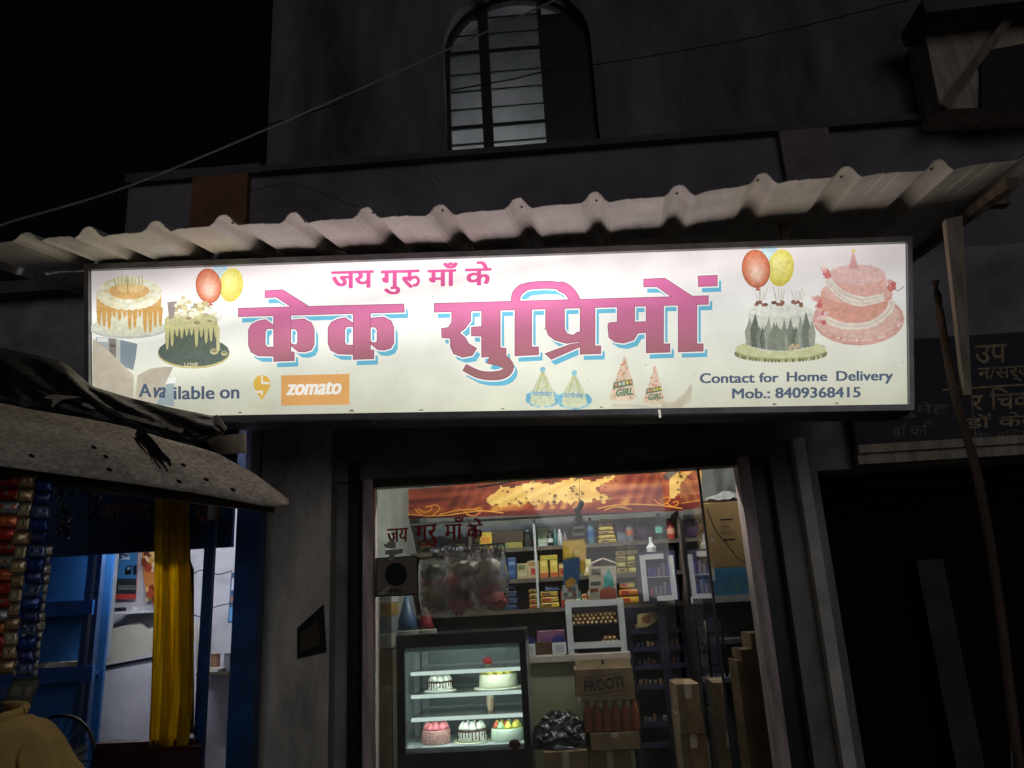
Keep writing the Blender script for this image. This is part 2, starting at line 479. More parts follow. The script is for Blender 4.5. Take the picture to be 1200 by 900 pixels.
for py, t in ((3, .012), (21, .012), (40, .012), (60, .032), (85, .012), (105, .012), (126, .012), (147, .03), (167, .012)):
    z = zat(py)
    hw = rw if z < zs else rw * math.sqrt(max(0, 1 - ((z - zs) / (rw * .92)) ** 2))
    m = MB(); m.box((max(wx0, cxw - hw) + .01, UY + .112, z - t / 2), (xat(636), UY + .126, z + t / 2)); m.build('bar', M_black, W)
m = MB(); m.tube([P(527, 106, UY + .1), P(600, 93, UY + .1), P(637, 84, UY + .1)], .006); m.build('cord', M_black, W)
m = MB()   # room behind the upper window
m.box((wx0 - .3, UY + .75, ZW0 - .5), (wx1 + .3, UY + .8, 7.2))
m.build('upper_room_wall', M_white, bld)
m = MB(); m.box((wx0 - .3, UY + .285, ZW0 - .55), (wx1 + .3, UY + .8, ZW0 - .501)); m.build('upper_room_floor', M_white, bld)
for a in (wx0 - .35, wx1 + .301):
    m = MB(); m.box((a, UY + .285, ZW0 - .5), (a + .049, UY + .8, 7.2)); m.build('upper_room_side', M_white, bld)
lampu = thing('tube_lamp', 'lit lamp below the sill behind the arched upper window', 'lamp', (xat(585), UY + .42, ZW0 - .5))
m = MB(); m.tube([(xat(560), UY + .42, wz0 - .22), (xat(640), UY + .42, wz0 - .22)], .02, 8); m.build('tube', mat_emit('dim_tube_glow', (0.90, 1.0, 0.88), 42.0), lampu)
for a in (575, 620):
    m = MB(); m.box((xat(a), UY + .40, ZW0 - .5), (xat(a + 5), UY + .44, wz0 - .24)); m.build('bracket', M_steel, lampu)

# balcony niche at upper right
bal = [(1082, 30), (1200, 18), (1240, 14), (1240, 122), (1102, 128)]
m = MB(); q = [P(x, y, UY - .25) for x, y in bal]
m.poly(q); i = len(m.v); m.v += [p + Vector((0, .24, 0)) for p in q]
for k in range(5): m.f.append((k, (k + 1) % 5, i + (k + 1) % 5, i + k)); m.c.append((1, 1, 1, 1))
m.build('balcony_panel', M_palewood, bld)
m = MB(); m.bar(P(1104, 127, UY - .30), P(1190, 12, UY - .30), .05, .05); m.build('brace', M_wood, bld)
m = MB(); m.bar(P(1070, 28, UY - .32), P(1260, 5, UY - .32), .10, .3); m.build('balcony_slab', M_ledge, bld)
m = MB(); m.hexa([P(1150, 128, UY - .28), P(1260, 122, UY - .28), P(1260, 40, UY - .28), P(1150, 60, UY - .28), P(1150, 128, UY - .262), P(1260, 122, UY - .262), P(1260, 40, UY - .262), P(1150, 60, UY - .262)]); m.build('balcony_shutter', M_dark, bld)

# shop front jambs: worn pinkish timber
fr = thing('door_frame', 'worn pinkish timber frame around the glass front of the cake shop', 'door frame', ((XL + XR) / 2, FY, ZF))
for a, b in ((XL - .034, XL + .022), (XR - .03, XR + .034)):
    m = MB(); m.box((a, FY + .02, 0), (b, FY + .14, ZT - .001)); m.build('jamb', M_jamb, fr, bevel=.004)
m = MB(); m.box((XL + .023, FY + .03, ZT - .045), (XR - .031, FY + .13, ZT - .002)); m.build('head_rail', mat('dark_timber', (.09, .075, .06), .6, .4, 8, .2), fr)

# ---- neighbouring dark buildings, right and left
nb = thing('shuttered_shop', 'dark shuttered shop on the right behind the bamboo pole', 'building', (X_PIERR + 1.5, FY, 0))
m = MB(); m.box((X_PIERR + .001, FY + .5, 0), (6.5, FY + .7, 3.4)); m.build('back_wall', M_dark, nb)
m = MB(); m.box((X_PIERR + .001, FY + .251, 0), (X_PIERR + .04, FY + .499, 3.4)); m.build('side_wall', M_dark, nb)
m = MB(); m.box((X_PIERR + .001, FY + .02, P(1060, 545, FY).z), (6.5, FY + .25, P(1060, 535, FY).z + 1.2)); m.build('front_beam', M_lintel, nb)
M_slat = mat('black_shutter', (.008, .008, .009), .85, .4, 6, .1, spec=.1)  # one even near-black for all slats
for k in range(14):
    z = .2 + k * .14
    m = MB(); m.box((X_PIERR + .05, FY + .42, z), (4.6, FY + .44 , z + .125)); m.build('shutter_slat', M_slat, nb)
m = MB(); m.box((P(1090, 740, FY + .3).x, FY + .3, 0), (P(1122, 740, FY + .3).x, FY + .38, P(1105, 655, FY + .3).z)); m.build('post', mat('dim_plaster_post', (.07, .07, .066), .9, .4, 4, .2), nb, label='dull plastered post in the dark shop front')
lb = thing('dark_annex', 'unlit wall left of the glowing sign behind the black tarpaulin', 'building', (-4, 5, 0))
m = MB(); m.box((-9, 5.4, 0), (X_PIERL - .01, 5.6, 4.1)); m.build('wall', M_lintel, lb)
m = MB(); m.box((-9, 5.25, 4.101), (X_PIERL - .01, 5.6, 4.2)); m.build('coping', M_ledge, lb)

# faded painted sign of the right-hand shop
rs = thing('painted_signboard', 'faded dark signboard with worn Hindi lettering on the right', 'sign', P(1110, 525, FY - .1))
xs0 = P(1000, 500, FY - .08).x; xs1 = P(1330, 480, FY - .08).x
zb0 = P(1100, 516, FY - .08).z; zb1 = P(1150, 392, FY - .08).z
m = MB(); m.box((xs0, FY - .08, zb0), (xs1, FY - .05, zb1)); m.build('board', mat('navy_signboard', (.03, .032, .045), .6, .4, 4, .1), rs)
m = MB(); m.box((xs0, FY - .10, zb0 - .045), (xs1, FY - .04, zb0 - .002)); m.build('bottom_rail', M_palewood, rs)
m = MB(); m.box((xs0, FY - .07, zb0 - .10), (xs1, FY - .03, zb0 - .047)); m.build('lower_rail', M_palewood, rs)
FSg = lambda x, y: P(x, y, FY - .083)
m = MB()
gold = (.55, .43, .26, 1); gry = (.22, .22, .2, 1)
for t, x0, y0, x1, y1, c in (('\u0909\u092a', 1142, 405, 1180, 426, gold), ('\u0928/\u0938\u0930\u094d\u091c\u0928', 1146, 430, 1225, 450, gold),
        ('\u0930 \u093f\u091a\u0915\u093f', 1138, 456, 1235, 482, gold), ('\u0921\u0949 \u0915\u0947\u0926\u093e\u0930', 1130, 486, 1240, 504, gold), ('\u0930\u094b\u0917 \u0935\u093f\u0936\u0947\u0937\u091c\u094d\u091e', 1140, 506, 1235, 517, gry),
        ('\u092e\u0927\u0941\u092e\u0947\u0939', 1030, 474, 1112, 492, gry), ('\u0921\u0949 \u0915\u093f', 1045, 496, 1095, 512, gry)):
    m = MB(); text_px(m, t, x0, y0, x1, y1, FSg, c, bold=.012, slope=-.06); m.build('lettering', M_faded, rs)
m = MB(); m.box((xs0 + .5, FY - .086, P(1170, 453, FY - .08).z - .006), (xs1, FY - .0815, P(1170, 453, FY - .08).z + .006), gold); m.build('painted_rule', M_faded, rs)

# ================================================================== corrugated roof over the sign
rf = thing('corrugated_awning', 'cream corrugated metal awning sheet jutting out above the glowing sign', 'awning', P(600, 240, 2.85))
peaks = [(-62, 281), (31, 273), (104, 266), (183, 259), (262, 252), (344, 249), (429, 243), (516, 240), (607, 232), (697, 225), (796, 217), (894, 203), (992, 195), (1100, 187), (1212, 174)]
d_rib = ray(729, 543); d_rib = d_rib / d_rib.y
def roofY(px): return 3.02 - (px / 1200.0) * 0.30
ridge = []
jag = random.Random(3)
for k, (x, y) in enumerate(peaks):
    h = 13 if k > 1 else 10
    by = y + h
    hw = 9 + jag.random() * 1.5
    ridge += [(x - hw - 7, by), (x - hw - 2, by - h * .28), (x - hw * .75, y + h * .22), (x - hw * .4, y + .6), (x, y - .4), (x + hw * .4, y), (x + hw * .8, y + h * .25), (x + hw + 3, by - h * .3), (x + hw + 8, by - 1)]
    if k + 1 < len(peaks):
        nx, ny = peaks[k + 1]
        for t, e_ in ((.30, 0), (.40, .6), (.42, 0), (.56, .6), (.58, 0), (.70, 0)):
            ridge.append((x + (nx - x) * t, by + (ny + h - by) * t - 1.4 * math.sin(math.pi * t) - e_))
ridge.sort()
rows = []
for s in (0, .03, .1, .25, .5, .9, 1.36):
    row = []
    for (x, y) in ridge:
        p = P(x, y, roofY(x)) + d_rib * s
        if s < .1: p.z += jag.uniform(-.001, .001)
        row.append(p)
    rows.append(row)
m = MB(); m.grid(rows); m.build('sheet', M_roof, rf, solid=.003)
for k, (x, y) in enumerate(peaks[1:-1]):
    p = P(x, y, roofY(x)) + d_rib * jag.uniform(.05, .12) + Vector((jag.uniform(-.012, .012), 0, -.006))
    m = MB(); m.ball(p, .006, (1, 1, 1, 1), 8, 5, (1, 1, .6)); m.build('screw', M_black, rf)
m = MB(); m.bar(P(20, 292, 3.62) , P(1180, 236, 3.40), .05, .05); m.build('purlin', M_wood, rf)
m = MB(); a = P(1196, 200, roofY(1200)); m.bar(a + Vector((0, .06, -.015)), a + d_rib * 1.3 + Vector((0, 0, -.035)), .045, .04, up=(0, 0, 1)); m.build('rafter', M_wood, rf)
pl = MB()
t0, t1, b0 = P(1108, 257, 3.0), P(1128, 252, 3.0), P(1131, 463, 3.08)
pl.hexa([t0, t1, P(1139, 462, 3.08), b0, t0 + Vector((0.0, .03, 0)), t1 + Vector((0, .03, 0)), P(1139, 462, 3.08) + Vector((0, .03, 0)), b0 + Vector((0, .03, 0))])
tag(pl.build('hanging_plank', M_palewood), 'pale narrow plank hanging from the awning right of the glowing sign', 'plank')
m = MB(); m.tube(catmull([P(1096, 330, 3.15), P(1116, 450, 3.12), P(1146, 560, 3.05), P(1170, 700, 2.98), P(1192, 880, 2.9), P(1225, 1105, 2.8)], 5) + [Vector((P(1240, 1190, 2.78).x, 2.78, 0))], .017, 8)
tag(m.build('bamboo_pole', mat('dry_bamboo', (.12, .08, .055), .7, .45, 10, .3, stretch=(1, 1, .3)), smooth=True), 'thin leaning bamboo pole at the right edge in front of the shuttered shop', 'pole')

# ================================================================== the glowing sign
SL = P(107, 400, 3.40); SR = P(1062, 380, 3.22)
_t = Vector((SR.x - SL.x, SR.y - SL.y, 0)).normalized()
SN = Vector((_t.y, -_t.x, 0))                # towards the street
def S(px, py, off=0.0):
    return onplane(px, py, SL + SN * off, SN)
TLc, TRc, BRc, BLc = (107, 317), (1061, 285), (1063.5, 475), (108.5, 490)
sign = thing('shop_sign', 'long glowing backlit shop sign with pink Hindi lettering and cake pictures', 'sign', S(585, 488, -.1))
_o = S(*TLc); _ud = (S(*TRc) - _o); _vd = (S(*BLc) - _o)
def mat_sign(name, gain=1.0, photo=False):
    """backlit vinyl: ink colour from the mesh times ramps painting in the light of tubes behind it"""
    m = bpy.data.materials.new(name); m.use_nodes = True
    n = m.node_tree.nodes; l = m.node_tree.links
    n.remove(n['Principled BSDF'])
    at = n.new('ShaderNodeAttribute'); at.attribute_name = 'Col'
    ge = n.new('ShaderNodeNewGeometry')
    su = n.new('ShaderNodeVectorMath'); su.operation = 'SUBTRACT'; su.inputs[1].default_value = _o
    l.new(ge.outputs['Position'], su.inputs[0])
    du = n.new('ShaderNodeVectorMath'); du.operation = 'DOT_PRODUCT'; du.inputs[1].default_value = _ud / _ud.length_squared
    dv = n.new('ShaderNodeVectorMath'); dv.operation = 'DOT_PRODUCT'; dv.inputs[1].default_value = _vd / _vd.length_squared
    l.new(su.outputs[0], du.inputs[0]); l.new(su.outputs[0], dv.inputs[0])
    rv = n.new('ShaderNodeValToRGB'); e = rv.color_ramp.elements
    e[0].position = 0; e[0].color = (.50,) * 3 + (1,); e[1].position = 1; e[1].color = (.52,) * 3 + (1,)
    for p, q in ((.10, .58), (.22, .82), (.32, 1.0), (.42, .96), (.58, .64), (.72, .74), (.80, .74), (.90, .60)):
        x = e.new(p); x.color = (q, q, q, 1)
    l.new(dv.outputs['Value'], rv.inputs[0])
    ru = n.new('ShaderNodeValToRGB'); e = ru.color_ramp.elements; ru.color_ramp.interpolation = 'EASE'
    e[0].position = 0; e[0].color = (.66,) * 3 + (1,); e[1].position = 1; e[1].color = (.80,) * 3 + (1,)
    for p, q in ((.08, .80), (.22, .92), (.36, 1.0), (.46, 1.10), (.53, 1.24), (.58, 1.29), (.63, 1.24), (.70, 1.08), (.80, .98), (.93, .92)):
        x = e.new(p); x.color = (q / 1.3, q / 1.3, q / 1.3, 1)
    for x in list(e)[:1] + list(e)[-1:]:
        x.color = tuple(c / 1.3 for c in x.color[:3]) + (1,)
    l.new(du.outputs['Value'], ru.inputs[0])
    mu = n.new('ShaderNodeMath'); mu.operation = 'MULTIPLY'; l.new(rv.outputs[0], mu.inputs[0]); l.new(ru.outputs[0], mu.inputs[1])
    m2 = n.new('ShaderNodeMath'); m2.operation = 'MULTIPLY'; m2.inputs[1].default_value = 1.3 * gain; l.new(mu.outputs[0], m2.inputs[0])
    ns = n.new('ShaderNodeTexNoise'); ns.inputs['Scale'].default_value = 7; ns.inputs['Detail'].default_value = 6; l.new(ge.outputs['Position'], ns.inputs['Vector'])
    mr = n.new('ShaderNodeMapRange'); mr.inputs[1].default_value = .3; mr.inputs[2].default_value = .7; mr.inputs[3].default_value = .93; mr.inputs[4].default_value = 1.04
    l.new(ns.outputs['Fac'], mr.inputs[0])
    m3 = n.new('ShaderNodeMath'); m3.operation = 'MULTIPLY'; l.new(m2.outputs[0], m3.inputs[0]); l.new(mr.outputs[0], m3.inputs[1])
    if photo:   # mottled photographic print
        for sc_, lo_, hi_ in ((55, .86, 1.10), (180, .92, 1.06)):
            n2 = n.new('ShaderNodeTexNoise'); n2.inputs['Scale'].default_value = sc_; n2.inputs['Detail'].default_value = 3; l.new(ge.outputs['Position'], n2.inputs['Vector'])
            r2 = n.new('ShaderNodeMapRange'); r2.inputs[1].default_value = .3; r2.inputs[2].default_value = .7; r2.inputs[3].default_value = lo_; r2.inputs[4].default_value = hi_
            l.new(n2.outputs['Fac'], r2.inputs[0])
            m4_ = n.new('ShaderNodeMath'); m4_.operation = 'MULTIPLY'; l.new(m3.outputs[0], m4_.inputs[0]); l.new(r2.outputs[0], m4_.inputs[1]); m3 = m4_
    em = n.new('ShaderNodeEmission'); l.new(at.outputs['Color'], em.inputs[0]); l.new(m3.outputs[0], em.inputs[1])
    l.new(em.outputs[0], n['Material Output'].inputs[0])
    return m
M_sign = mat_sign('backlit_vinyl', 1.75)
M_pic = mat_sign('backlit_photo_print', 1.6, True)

RGB0 = RGB
def RGB(r, g, b):
    k = .13  # glare of the sign washed into every print colour
    return RGB0(r * (1 - k) + 228 * k, g * (1 - k) + 224 * k, b * (1 - k) + 212 * k)
def lerp(a, b, t): return tuple(a[k] + (b[k] - a[k]) * t for k in range(len(a)))
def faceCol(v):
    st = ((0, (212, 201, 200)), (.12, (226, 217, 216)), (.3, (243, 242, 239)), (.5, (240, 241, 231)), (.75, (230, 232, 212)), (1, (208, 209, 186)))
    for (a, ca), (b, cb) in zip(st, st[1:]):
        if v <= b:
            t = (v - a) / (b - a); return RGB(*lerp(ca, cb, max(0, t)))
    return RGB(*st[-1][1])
def qpt(u, v):
    t = lerp(TLc, TRc, u); b = lerp(BLc, BRc, u)
    return lerp(t, b, v)
NU, NV = 24, 12
m = MB()
# the vinyl is torn away at its lower left corner: leave that out of the face
tear = [(108, 394), (118, 397), (133, 402), (146, 421), (156, 434), (161, 402), (108, 392)]
for a in range(NU):
    for b in range(NV):
        pts = [qpt(a / NU, b / NV), qpt((a + 1) / NU, b / NV), qpt((a + 1) / NU, (b + 1) / NV), qpt(a / NU, (b + 1) / NV)]
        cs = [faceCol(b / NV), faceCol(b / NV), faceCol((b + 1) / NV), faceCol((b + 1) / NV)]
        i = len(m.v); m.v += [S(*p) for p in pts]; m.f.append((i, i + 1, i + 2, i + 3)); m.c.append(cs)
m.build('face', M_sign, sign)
# frame bars and tin box
def sbar(name, a, b, w, off0, off1, mt):
    """bar in the sign plane between two pixel points; w in pixels across (vector)"""
    m = MB(); (ax, ay), (bx, by) = a, b
    q = [(ax, ay), (bx, by), (bx + w[0], by + w[1]), (ax + w[0], ay + w[1])]
    m.hexa([S(x, y, off0) for x, y in q] + [S(x, y, 0) + SN * off1 for x, y in q]) if False else None
    base = [S(x, y, 0) for x, y in q]
    m.hexa([p + SN * off0 for p in base] + [p + SN * off1 for p in base])
    return m.build(name, mt, sign)
sbar('frame_rail', (101, 311.5), (1067, 279), (0, 6.5), -.02, .022, M_frame)
sbar('frame_rail', (102, 490.5), (1069, 475), (0, 7), -.02, .022, M_frame)
sbar('frame_stile', (101, 318.3), (102, 490), (5.5, 0), -.02, .021, M_frame)
sbar('frame_stile', (1061.5, 285.3), (1064, 475), (5.5, 0), -.02, .021, M_frame)
base = [S(101, 311.5), S(1067, 279), S(1070, 482), S(102, 497.5)]
m = MB(); m.hexa([p - SN * .021 for p in base] + [p - SN * .17 for p in base]); m.build('tin_box', M_signbox, sign)
for x in (200, 560, 930):
    m = MB(); p = S(x, 318 - .032 * (x - 107), 0) - SN * .09; m.bar(p, p + Vector((0, .02, .22)), .03, .03); m.build('hanger_bracket', M_wood, sign)

# ---------------------------------------------------------------- print on the face
def offset_poly(pts, e):
    ar = sum(a[0] * b[1] - b[0] * a[1] for a, b in zip(pts, pts[1:] + pts[:1]))
    sgn = 1 if ar > 0 else -1
    out = []
    n = len(pts)
    for i in range(n):
        p, a, b = Vector(pts[i]), Vector(pts[i - 1]), Vector(pts[(i + 1) % n])
        d1 = (p - a).normalized(); d2 = (b - p).normalized()
        n1 = Vector((d1.y, -d1.x)) * sgn; n2 = Vector((d2.y, -d2.x)) * sgn
        nn = n1 + n2
        if nn.length < .3: nn = n1
        else: nn = nn.normalized() / max(.5, nn.normalized().dot(n1))
        out.append(tuple(p + nn * e))
    return out
def spoly(mb, pts, off, col=None, colf=None):
    if colf: mb.poly([S(x, y, off) for x, y in pts], cols=[colf(x, y) for x, y in pts])
    else: mb.poly([S(x, y, off) for x, y in pts], col)
def stroke(pts, ws):
    pts = [Vector(p) for p in pts]; L = []; Rr = []
    for i, p in enumerate(pts):
        t = (pts[min(i + 1, len(pts) - 1)] - pts[max(i - 1, 0)]).normalized()
        nn = Vector((t.y, -t.x)); w = ws[i] if isinstance(ws, (list, tuple)) else ws
        L.append(tuple(p + nn * w / 2)); Rr.append(tuple(p - nn * w / 2))
    return L + Rr[::-1]
def ell(cx, cy, rx, ry, n=20, a0=0, a1=2 * math.pi, rot=0):
    o = []
    for k in range(n):
        a = a0 + (a1 - a0) * k / (n if abs(a1 - a0 - 2 * math.pi) < 1e-6 else n - 1)
        x, y = rx * math.cos(a), ry * math.sin(a)
        o.append((cx + x * math.cos(rot) - y * math.sin(rot), cy + x * math.sin(rot) + y * math.cos(rot)))
    return o

c2 = lambda pts: [(270 + x / 4, 295 + y / 4) for x, y in pts]
c3 = lambda pts: [(500 + x / 3.3333, 295 + y / 3.3333) for x, y in pts]
GL = []
GL.append(c2([(38, 265), (812, 245), (815, 283), (38, 304)]))
GL.append(c2([(162, 183), (245, 178), (362, 252), (335, 268), (300, 268), (215, 213), (162, 215)]))
kaL = [(130, 325), (165, 318), (203, 345), (203, 360), (172, 360), (163, 375), (163, 435), (172, 447), (203, 447), (205, 490), (130, 488), (97, 470), (85, 440), (85, 365), (100, 340)]
kaS = [(203, 290), (283, 288), (283, 470), (299, 470), (299, 510), (203, 514)]
kaR = [(283, 320), (345, 315), (380, 333), (393, 365), (393, 435), (380, 460), (350, 470), (318, 468), (283, 440), (283, 430), (305, 437), (315, 428), (315, 375), (305, 362), (283, 362)]
for dx, dy in ((0, 0), (373, -9)):
    for q in (kaL, kaS, kaR): GL.append(c2([(x + dx, y + dy) for x, y in q]))
GL.append(c3([(30, 202), (1100, 172), (1100, 205), (30, 236)]))
GL.append(c3([tuple(p) for p in stroke([tuple(v) for v in catmull([(347, 205), (352, 165), (385, 138), (440, 130), (500, 131), (545, 145), (572, 175), (585, 205)], 4)], [34] * 8 + [28] * 10 + [40] * 11)]))
GL.append(c3([(98, 225), (172, 225), (172, 270), (150, 300), (128, 316), (150, 335), (165, 360), (195, 378), (178, 405), (140, 412), (105, 398), (93, 370), (93, 338), (60, 335), (58, 300), (85, 296), (98, 275)]))
GL.append(c3([(175, 295), (220, 292), (220, 330), (175, 328)]))
GL.append(c3([(215, 205), (287, 203), (287, 375), (310, 378), (310, 405), (215, 412)]))
GL.append(c3([tuple(p) for p in stroke([tuple(v) for v in catmull([(248, 405), (300, 428), (320, 452), (300, 478), (250, 485), (200, 478), (148, 452)], 3)], [64, 60, 52, 46, 44, 42, 40, 38, 36, 34, 34, 33, 32, 31, 30, 30, 29, 28, 28])]))
GL.append(c3([(345, 200), (410, 198), (410, 372), (437, 372), (437, 402), (345, 407)]))
GL.append(c3([(465, 200), (538, 198), (538, 300), (548, 320), (572, 327), (588, 315), (602, 312), (602, 350), (545, 358), (500, 345), (475, 325), (465, 295)]))
GL.append(c3([(600, 195), (657, 193), (657, 368), (680, 368), (680, 398), (600, 400)]))
GL.append(c3([(463, 398), (560, 362), (602, 355), (602, 370), (487, 420)]))
GL.append(c3([(745, 190), (812, 188), (812, 275), (860, 273), (860, 315), (825, 318), (808, 345), (770, 357), (735, 352), (712, 335), (708, 290), (712, 278), (745, 275)]))
GL.append(c3([(858, 185), (925, 183), (925, 360), (950, 360), (950, 392), (858, 395)]))
GL.append(c3([(983, 182), (1055, 180), (1055, 360), (1080, 360), (1080, 388), (983, 391)]))
GL.append(c3([(848, 107), (930, 103), (1038, 174), (1010, 188), (970, 186), (900, 137), (848, 137)]))
GL.append(c3([(1060, 95), (1135, 92), (1135, 133), (1062, 136)]))
def pinkgrad(x, y):
    t = max(0, min(1, (y - 325 + .03 * (x - 600)) / 110))
    if t < .35: return RGB(*lerp((206, 92, 150), (205, 100, 150), t / .35))
    return RGB(*lerp((205, 100, 150), (146, 92, 92), (t - .35) / .65))
m1, m2_, m3_, m4 = MB(), MB(), MB(), MB()
cy, wh, dk = RGB(92, 178, 208), RGB(246, 240, 238), RGB(120, 52, 78)
for q in GL:
    spoly(m1, [(x + 4.4, y + 6.6) for x, y in offset_poly(q, .3)], .0006, cy)
    spoly(m2_, offset_poly(q, 2.0), .0012, wh)
    spoly(m3_, offset_poly(q, .45), .0018, dk)
for q in GL: spoly(m4, offset_poly(q, -.25), .0024, colf=pinkgrad)
m1.build('letter_shadow', M_sign, sign); m2_.build('letter_outline', M_sign, sign); m3_.build('letter_edge', M_sign, sign); m4.build('main_lettering', M_sign, sign)
m = MB()
S24 = lambda x, y: S(x, y, .0012)
for t, x0, y0, x1, y1 in (('\u091c\u092f', 389, 318.5, 437, 338), ('\u0917\u0941', 447, 317.5, 468, 345), ('\u0930', 471, 317, 484, 337.5), ('\u092e\u093e\u0901', 502, 308.5, 535.5, 335.5), ('\u0915\u0947', 546, 307, 575, 334.5)):
    m = MB(); text_px(m, t, x0, y0, x1, y1, S24, RGB(198, 64, 128), bold=.0, slope=-.03)
    for dx, dy in ((.5, 0), (-.5, 0), (0, .5), (0, -.5), (1.0, .3), (-1.0, -.3), (1.0, -.4), (-1.0, .4)): text_px(m, t, x0 + dx, y0 + dy, x1 + dx, y1 + dy, S24, RGB(198, 64, 128), slope=-.03)
    m.build('heading_lettering', M_sign, sign)
m = MB()
for q, w_ in (([(447, 318.8), (491.5, 317.3)], 3.2), ([(479, 329), (483, 325.5), (488, 325), (490.5, 329), (488.5, 333.5), (484, 334.5)], 3.6)):
    spoly(m, stroke([tuple(v) for v in catmull(q, 5)], w_), .0014, RGB(198, 64, 128))
m.build('heading_lettering', M_sign, sign)
slate = RGB(70, 86, 112)
def bold_text(t, x0, y0, x1, y1, off, col, shear=0, slope=0, w=.6, name='contact_lettering'):
    m = MB()
    for k, (dx, dy) in enumerate(((-w, -w * .4), (0, 0), (w, w * .4), (-w, w * .4), (w, -w * .4))): text_px(m, t, x0 + dx, y0 + dy, x1 + dx, y1 + dy, lambda x, y: S(x, y, off + .00005 * k), col, 0, shear, slope)
    return m.build(name, M_sign, sign)
bold_text('A', 163, 450, 177, 465, .030, slate, slope=-.01); bold_text('va', 178, 454, 193, 466, .030, slate, .2)
bold_text('ilable', 204, 453, 251, 468, .0014, slate, slope=-.01); bold_text('on', 258, 456.5, 280, 467, .0014, slate)
for t_, a, b, c, d_ in (('Contact', 820.5, 437.5, 884, 449), ('for', 890, 437, 912, 448), ('Home', 922.5, 436, 969, 447), ('Delivery', 980.5, 435, 1046, 450), ('Mob.:', 858.5, 455.5, 902, 467), ('8409368415', 909, 454.5, 1008, 466.5)):
    bold_text(t_, a, b, c, d_, .0014, slate, slope=-.01)
m = MB(); spoly(m, [(329.5, 440), (409.5, 438), (409.5, 474), (329.5, 475.5)], .0006, RGB(232, 166, 92))
m.build('orange_delivery_logo', M_sign, sign)
bold_text('zomato', 336, 448.5, 398, 463, .0014, RGB(255, 250, 240), .22, -.02, .9, 'delivery_lettering')
m = MB(); org = RGB(232, 182, 66); wht = RGB(242, 240, 225)
spoly(m, ell(307, 450, 10, 10.5, 24), .0006, org); spoly(m, [(297.5, 453), (316.5, 453), (312, 461), (307, 469), (301, 461)], .0009, org)
spoly(m, [(306, 440), (308, 440), (308, 447), (316, 448), (316, 450.5), (306, 450)], .0014, wht); spoly(m, [(299, 458), (308, 457.5), (308, 463), (306, 463), (306, 460.5), (299, 460.5)], .0014, wht)
text_px(m, 'S W I G G Y', 292, 473, 322, 478, S24, RGB(208, 198, 160), .02, slope=-.02)
m.build('drop_delivery_logo', M_sign, sign)

rr = random.Random(11)
def shade(mb, cx, cyy, rx, ry, off, c0, c1, n=5, dx=-.25, dy=-.3, rot=0):
    for k in range(n):
        t = k / (n - 1); s = 1 - .72 * t
        spoly(mb, ell(cx + dx * rx * t, cyy + dy * ry * t, rx * s, ry * s, 22, rot=rot), off + .00008 * k, RGB(*lerp(c0, c1, t)))
def balloons(mb, rx_, ry_, yx, yy, bx, by, s):
    shade(mb, bx, by, 12 * s, 14 * s, .0006, (168, 200, 215), (205, 222, 226))
    shade(mb, yx, yy, 14 * s, 20 * s, .0014, (222, 205, 84), (240, 232, 140), 8, rot=.15)
    spoly(mb, ell(rx_, ry_, 15.2 * s, 20.6 * s, 24, rot=-.12), .0026, RGB(150, 92, 60))
    shade(mb, rx_, ry_, 14.4 * s, 19.8 * s, .0030, (206, 100, 66), (242, 196, 172), 12, .05, .25, rot=-.12)
    spoly(mb, [(rx_ + 2, ry_ + 19 * s), (rx_ + 6, ry_ + 23 * s), (rx_ - 1, ry_ + 23 * s)], .0034, RGB(190, 90, 60))
m = MB(); balloons(m, 244.5, 335, 271, 334, 258, 324, 1.0)
for k in range(7): spoly(m, stroke([(248 + k * 2.5, 356), (250 + k * 2, 362 + rr.random() * 6), (252 + k, 376)], .5), .0012, RGB(212, 204, 190))
m.build('printed_balloons', M_pic, sign)
m = MB(); balloons(m, 886, 315, 915, 314, 902, 304, 1.1)
m.build('printed_balloons', M_pic, sign)
# caramel drip cake
m = MB()
spoly(m, ell(150, 385, 46, 12), .0006, RGB(196, 200, 186)); spoly(m, ell(150, 384, 43, 10.5), .0009, RGB(214, 216, 202))
spoly(m, [(114, 350), (188, 345), (190, 382), (176, 391), (150, 394), (126, 391), (113, 382)], .0012, RGB(212, 212, 186))
spoly(m, [(113, 345), (189, 340), (189, 362), (113, 366)], .0015, RGB(206, 160, 92))
for k in range(13):
    x = 116 + k * 6; L = rr.uniform(6, 26)
    spoly(m, [(x - 3.2, 360), (x + 3.2, 360), (x + 1.6, 362 + L), (x, 365 + L), (x - 1.6, 362 + L)], .0018, RGB(198, 148, 76))
spoly(m, ell(151, 343, 38, 19), .0021, RGB(224, 218, 184)); spoly(m, ell(151, 340, 24, 11), .0024, RGB(214, 166, 100)); spoly(m, ell(153, 337, 16, 6), .0026, RGB(230, 192, 128))
for k in range(26):
    a = 2 * math.pi * k / 26
    spoly(m, ell(151 + 33 * math.cos(a), 344 + 15.5 * math.sin(a), 5.4, 4.4, 10), .0027 + .00005 * k, RGB(*lerp((238, 236, 214), (222, 214, 172), rr.random())))
for k in range(16):
    a = 2 * math.pi * k / 16
    spoly(m, ell(151 + 27 * math.cos(a), 341 + 12 * math.sin(a), 3, 2.6, 8), .0043, RGB(*lerp((240, 238, 220), (214, 200, 150), rr.random())))
spoly(m, [(148, 322), (149, 322), (151, 345), (149, 345)], .0046, RGB(170, 150, 80))
for k in range(9): spoly(m, [(134 + k * 4, 326 - 2 * (k % 3)), (135 + k * 4, 326 - 2 * (k % 3)), (136 + k * 4, 334), (134 + k * 4, 334)], .0046, RGB(196, 186, 120))
m.build('printed_caramel_cake', M_pic, sign)
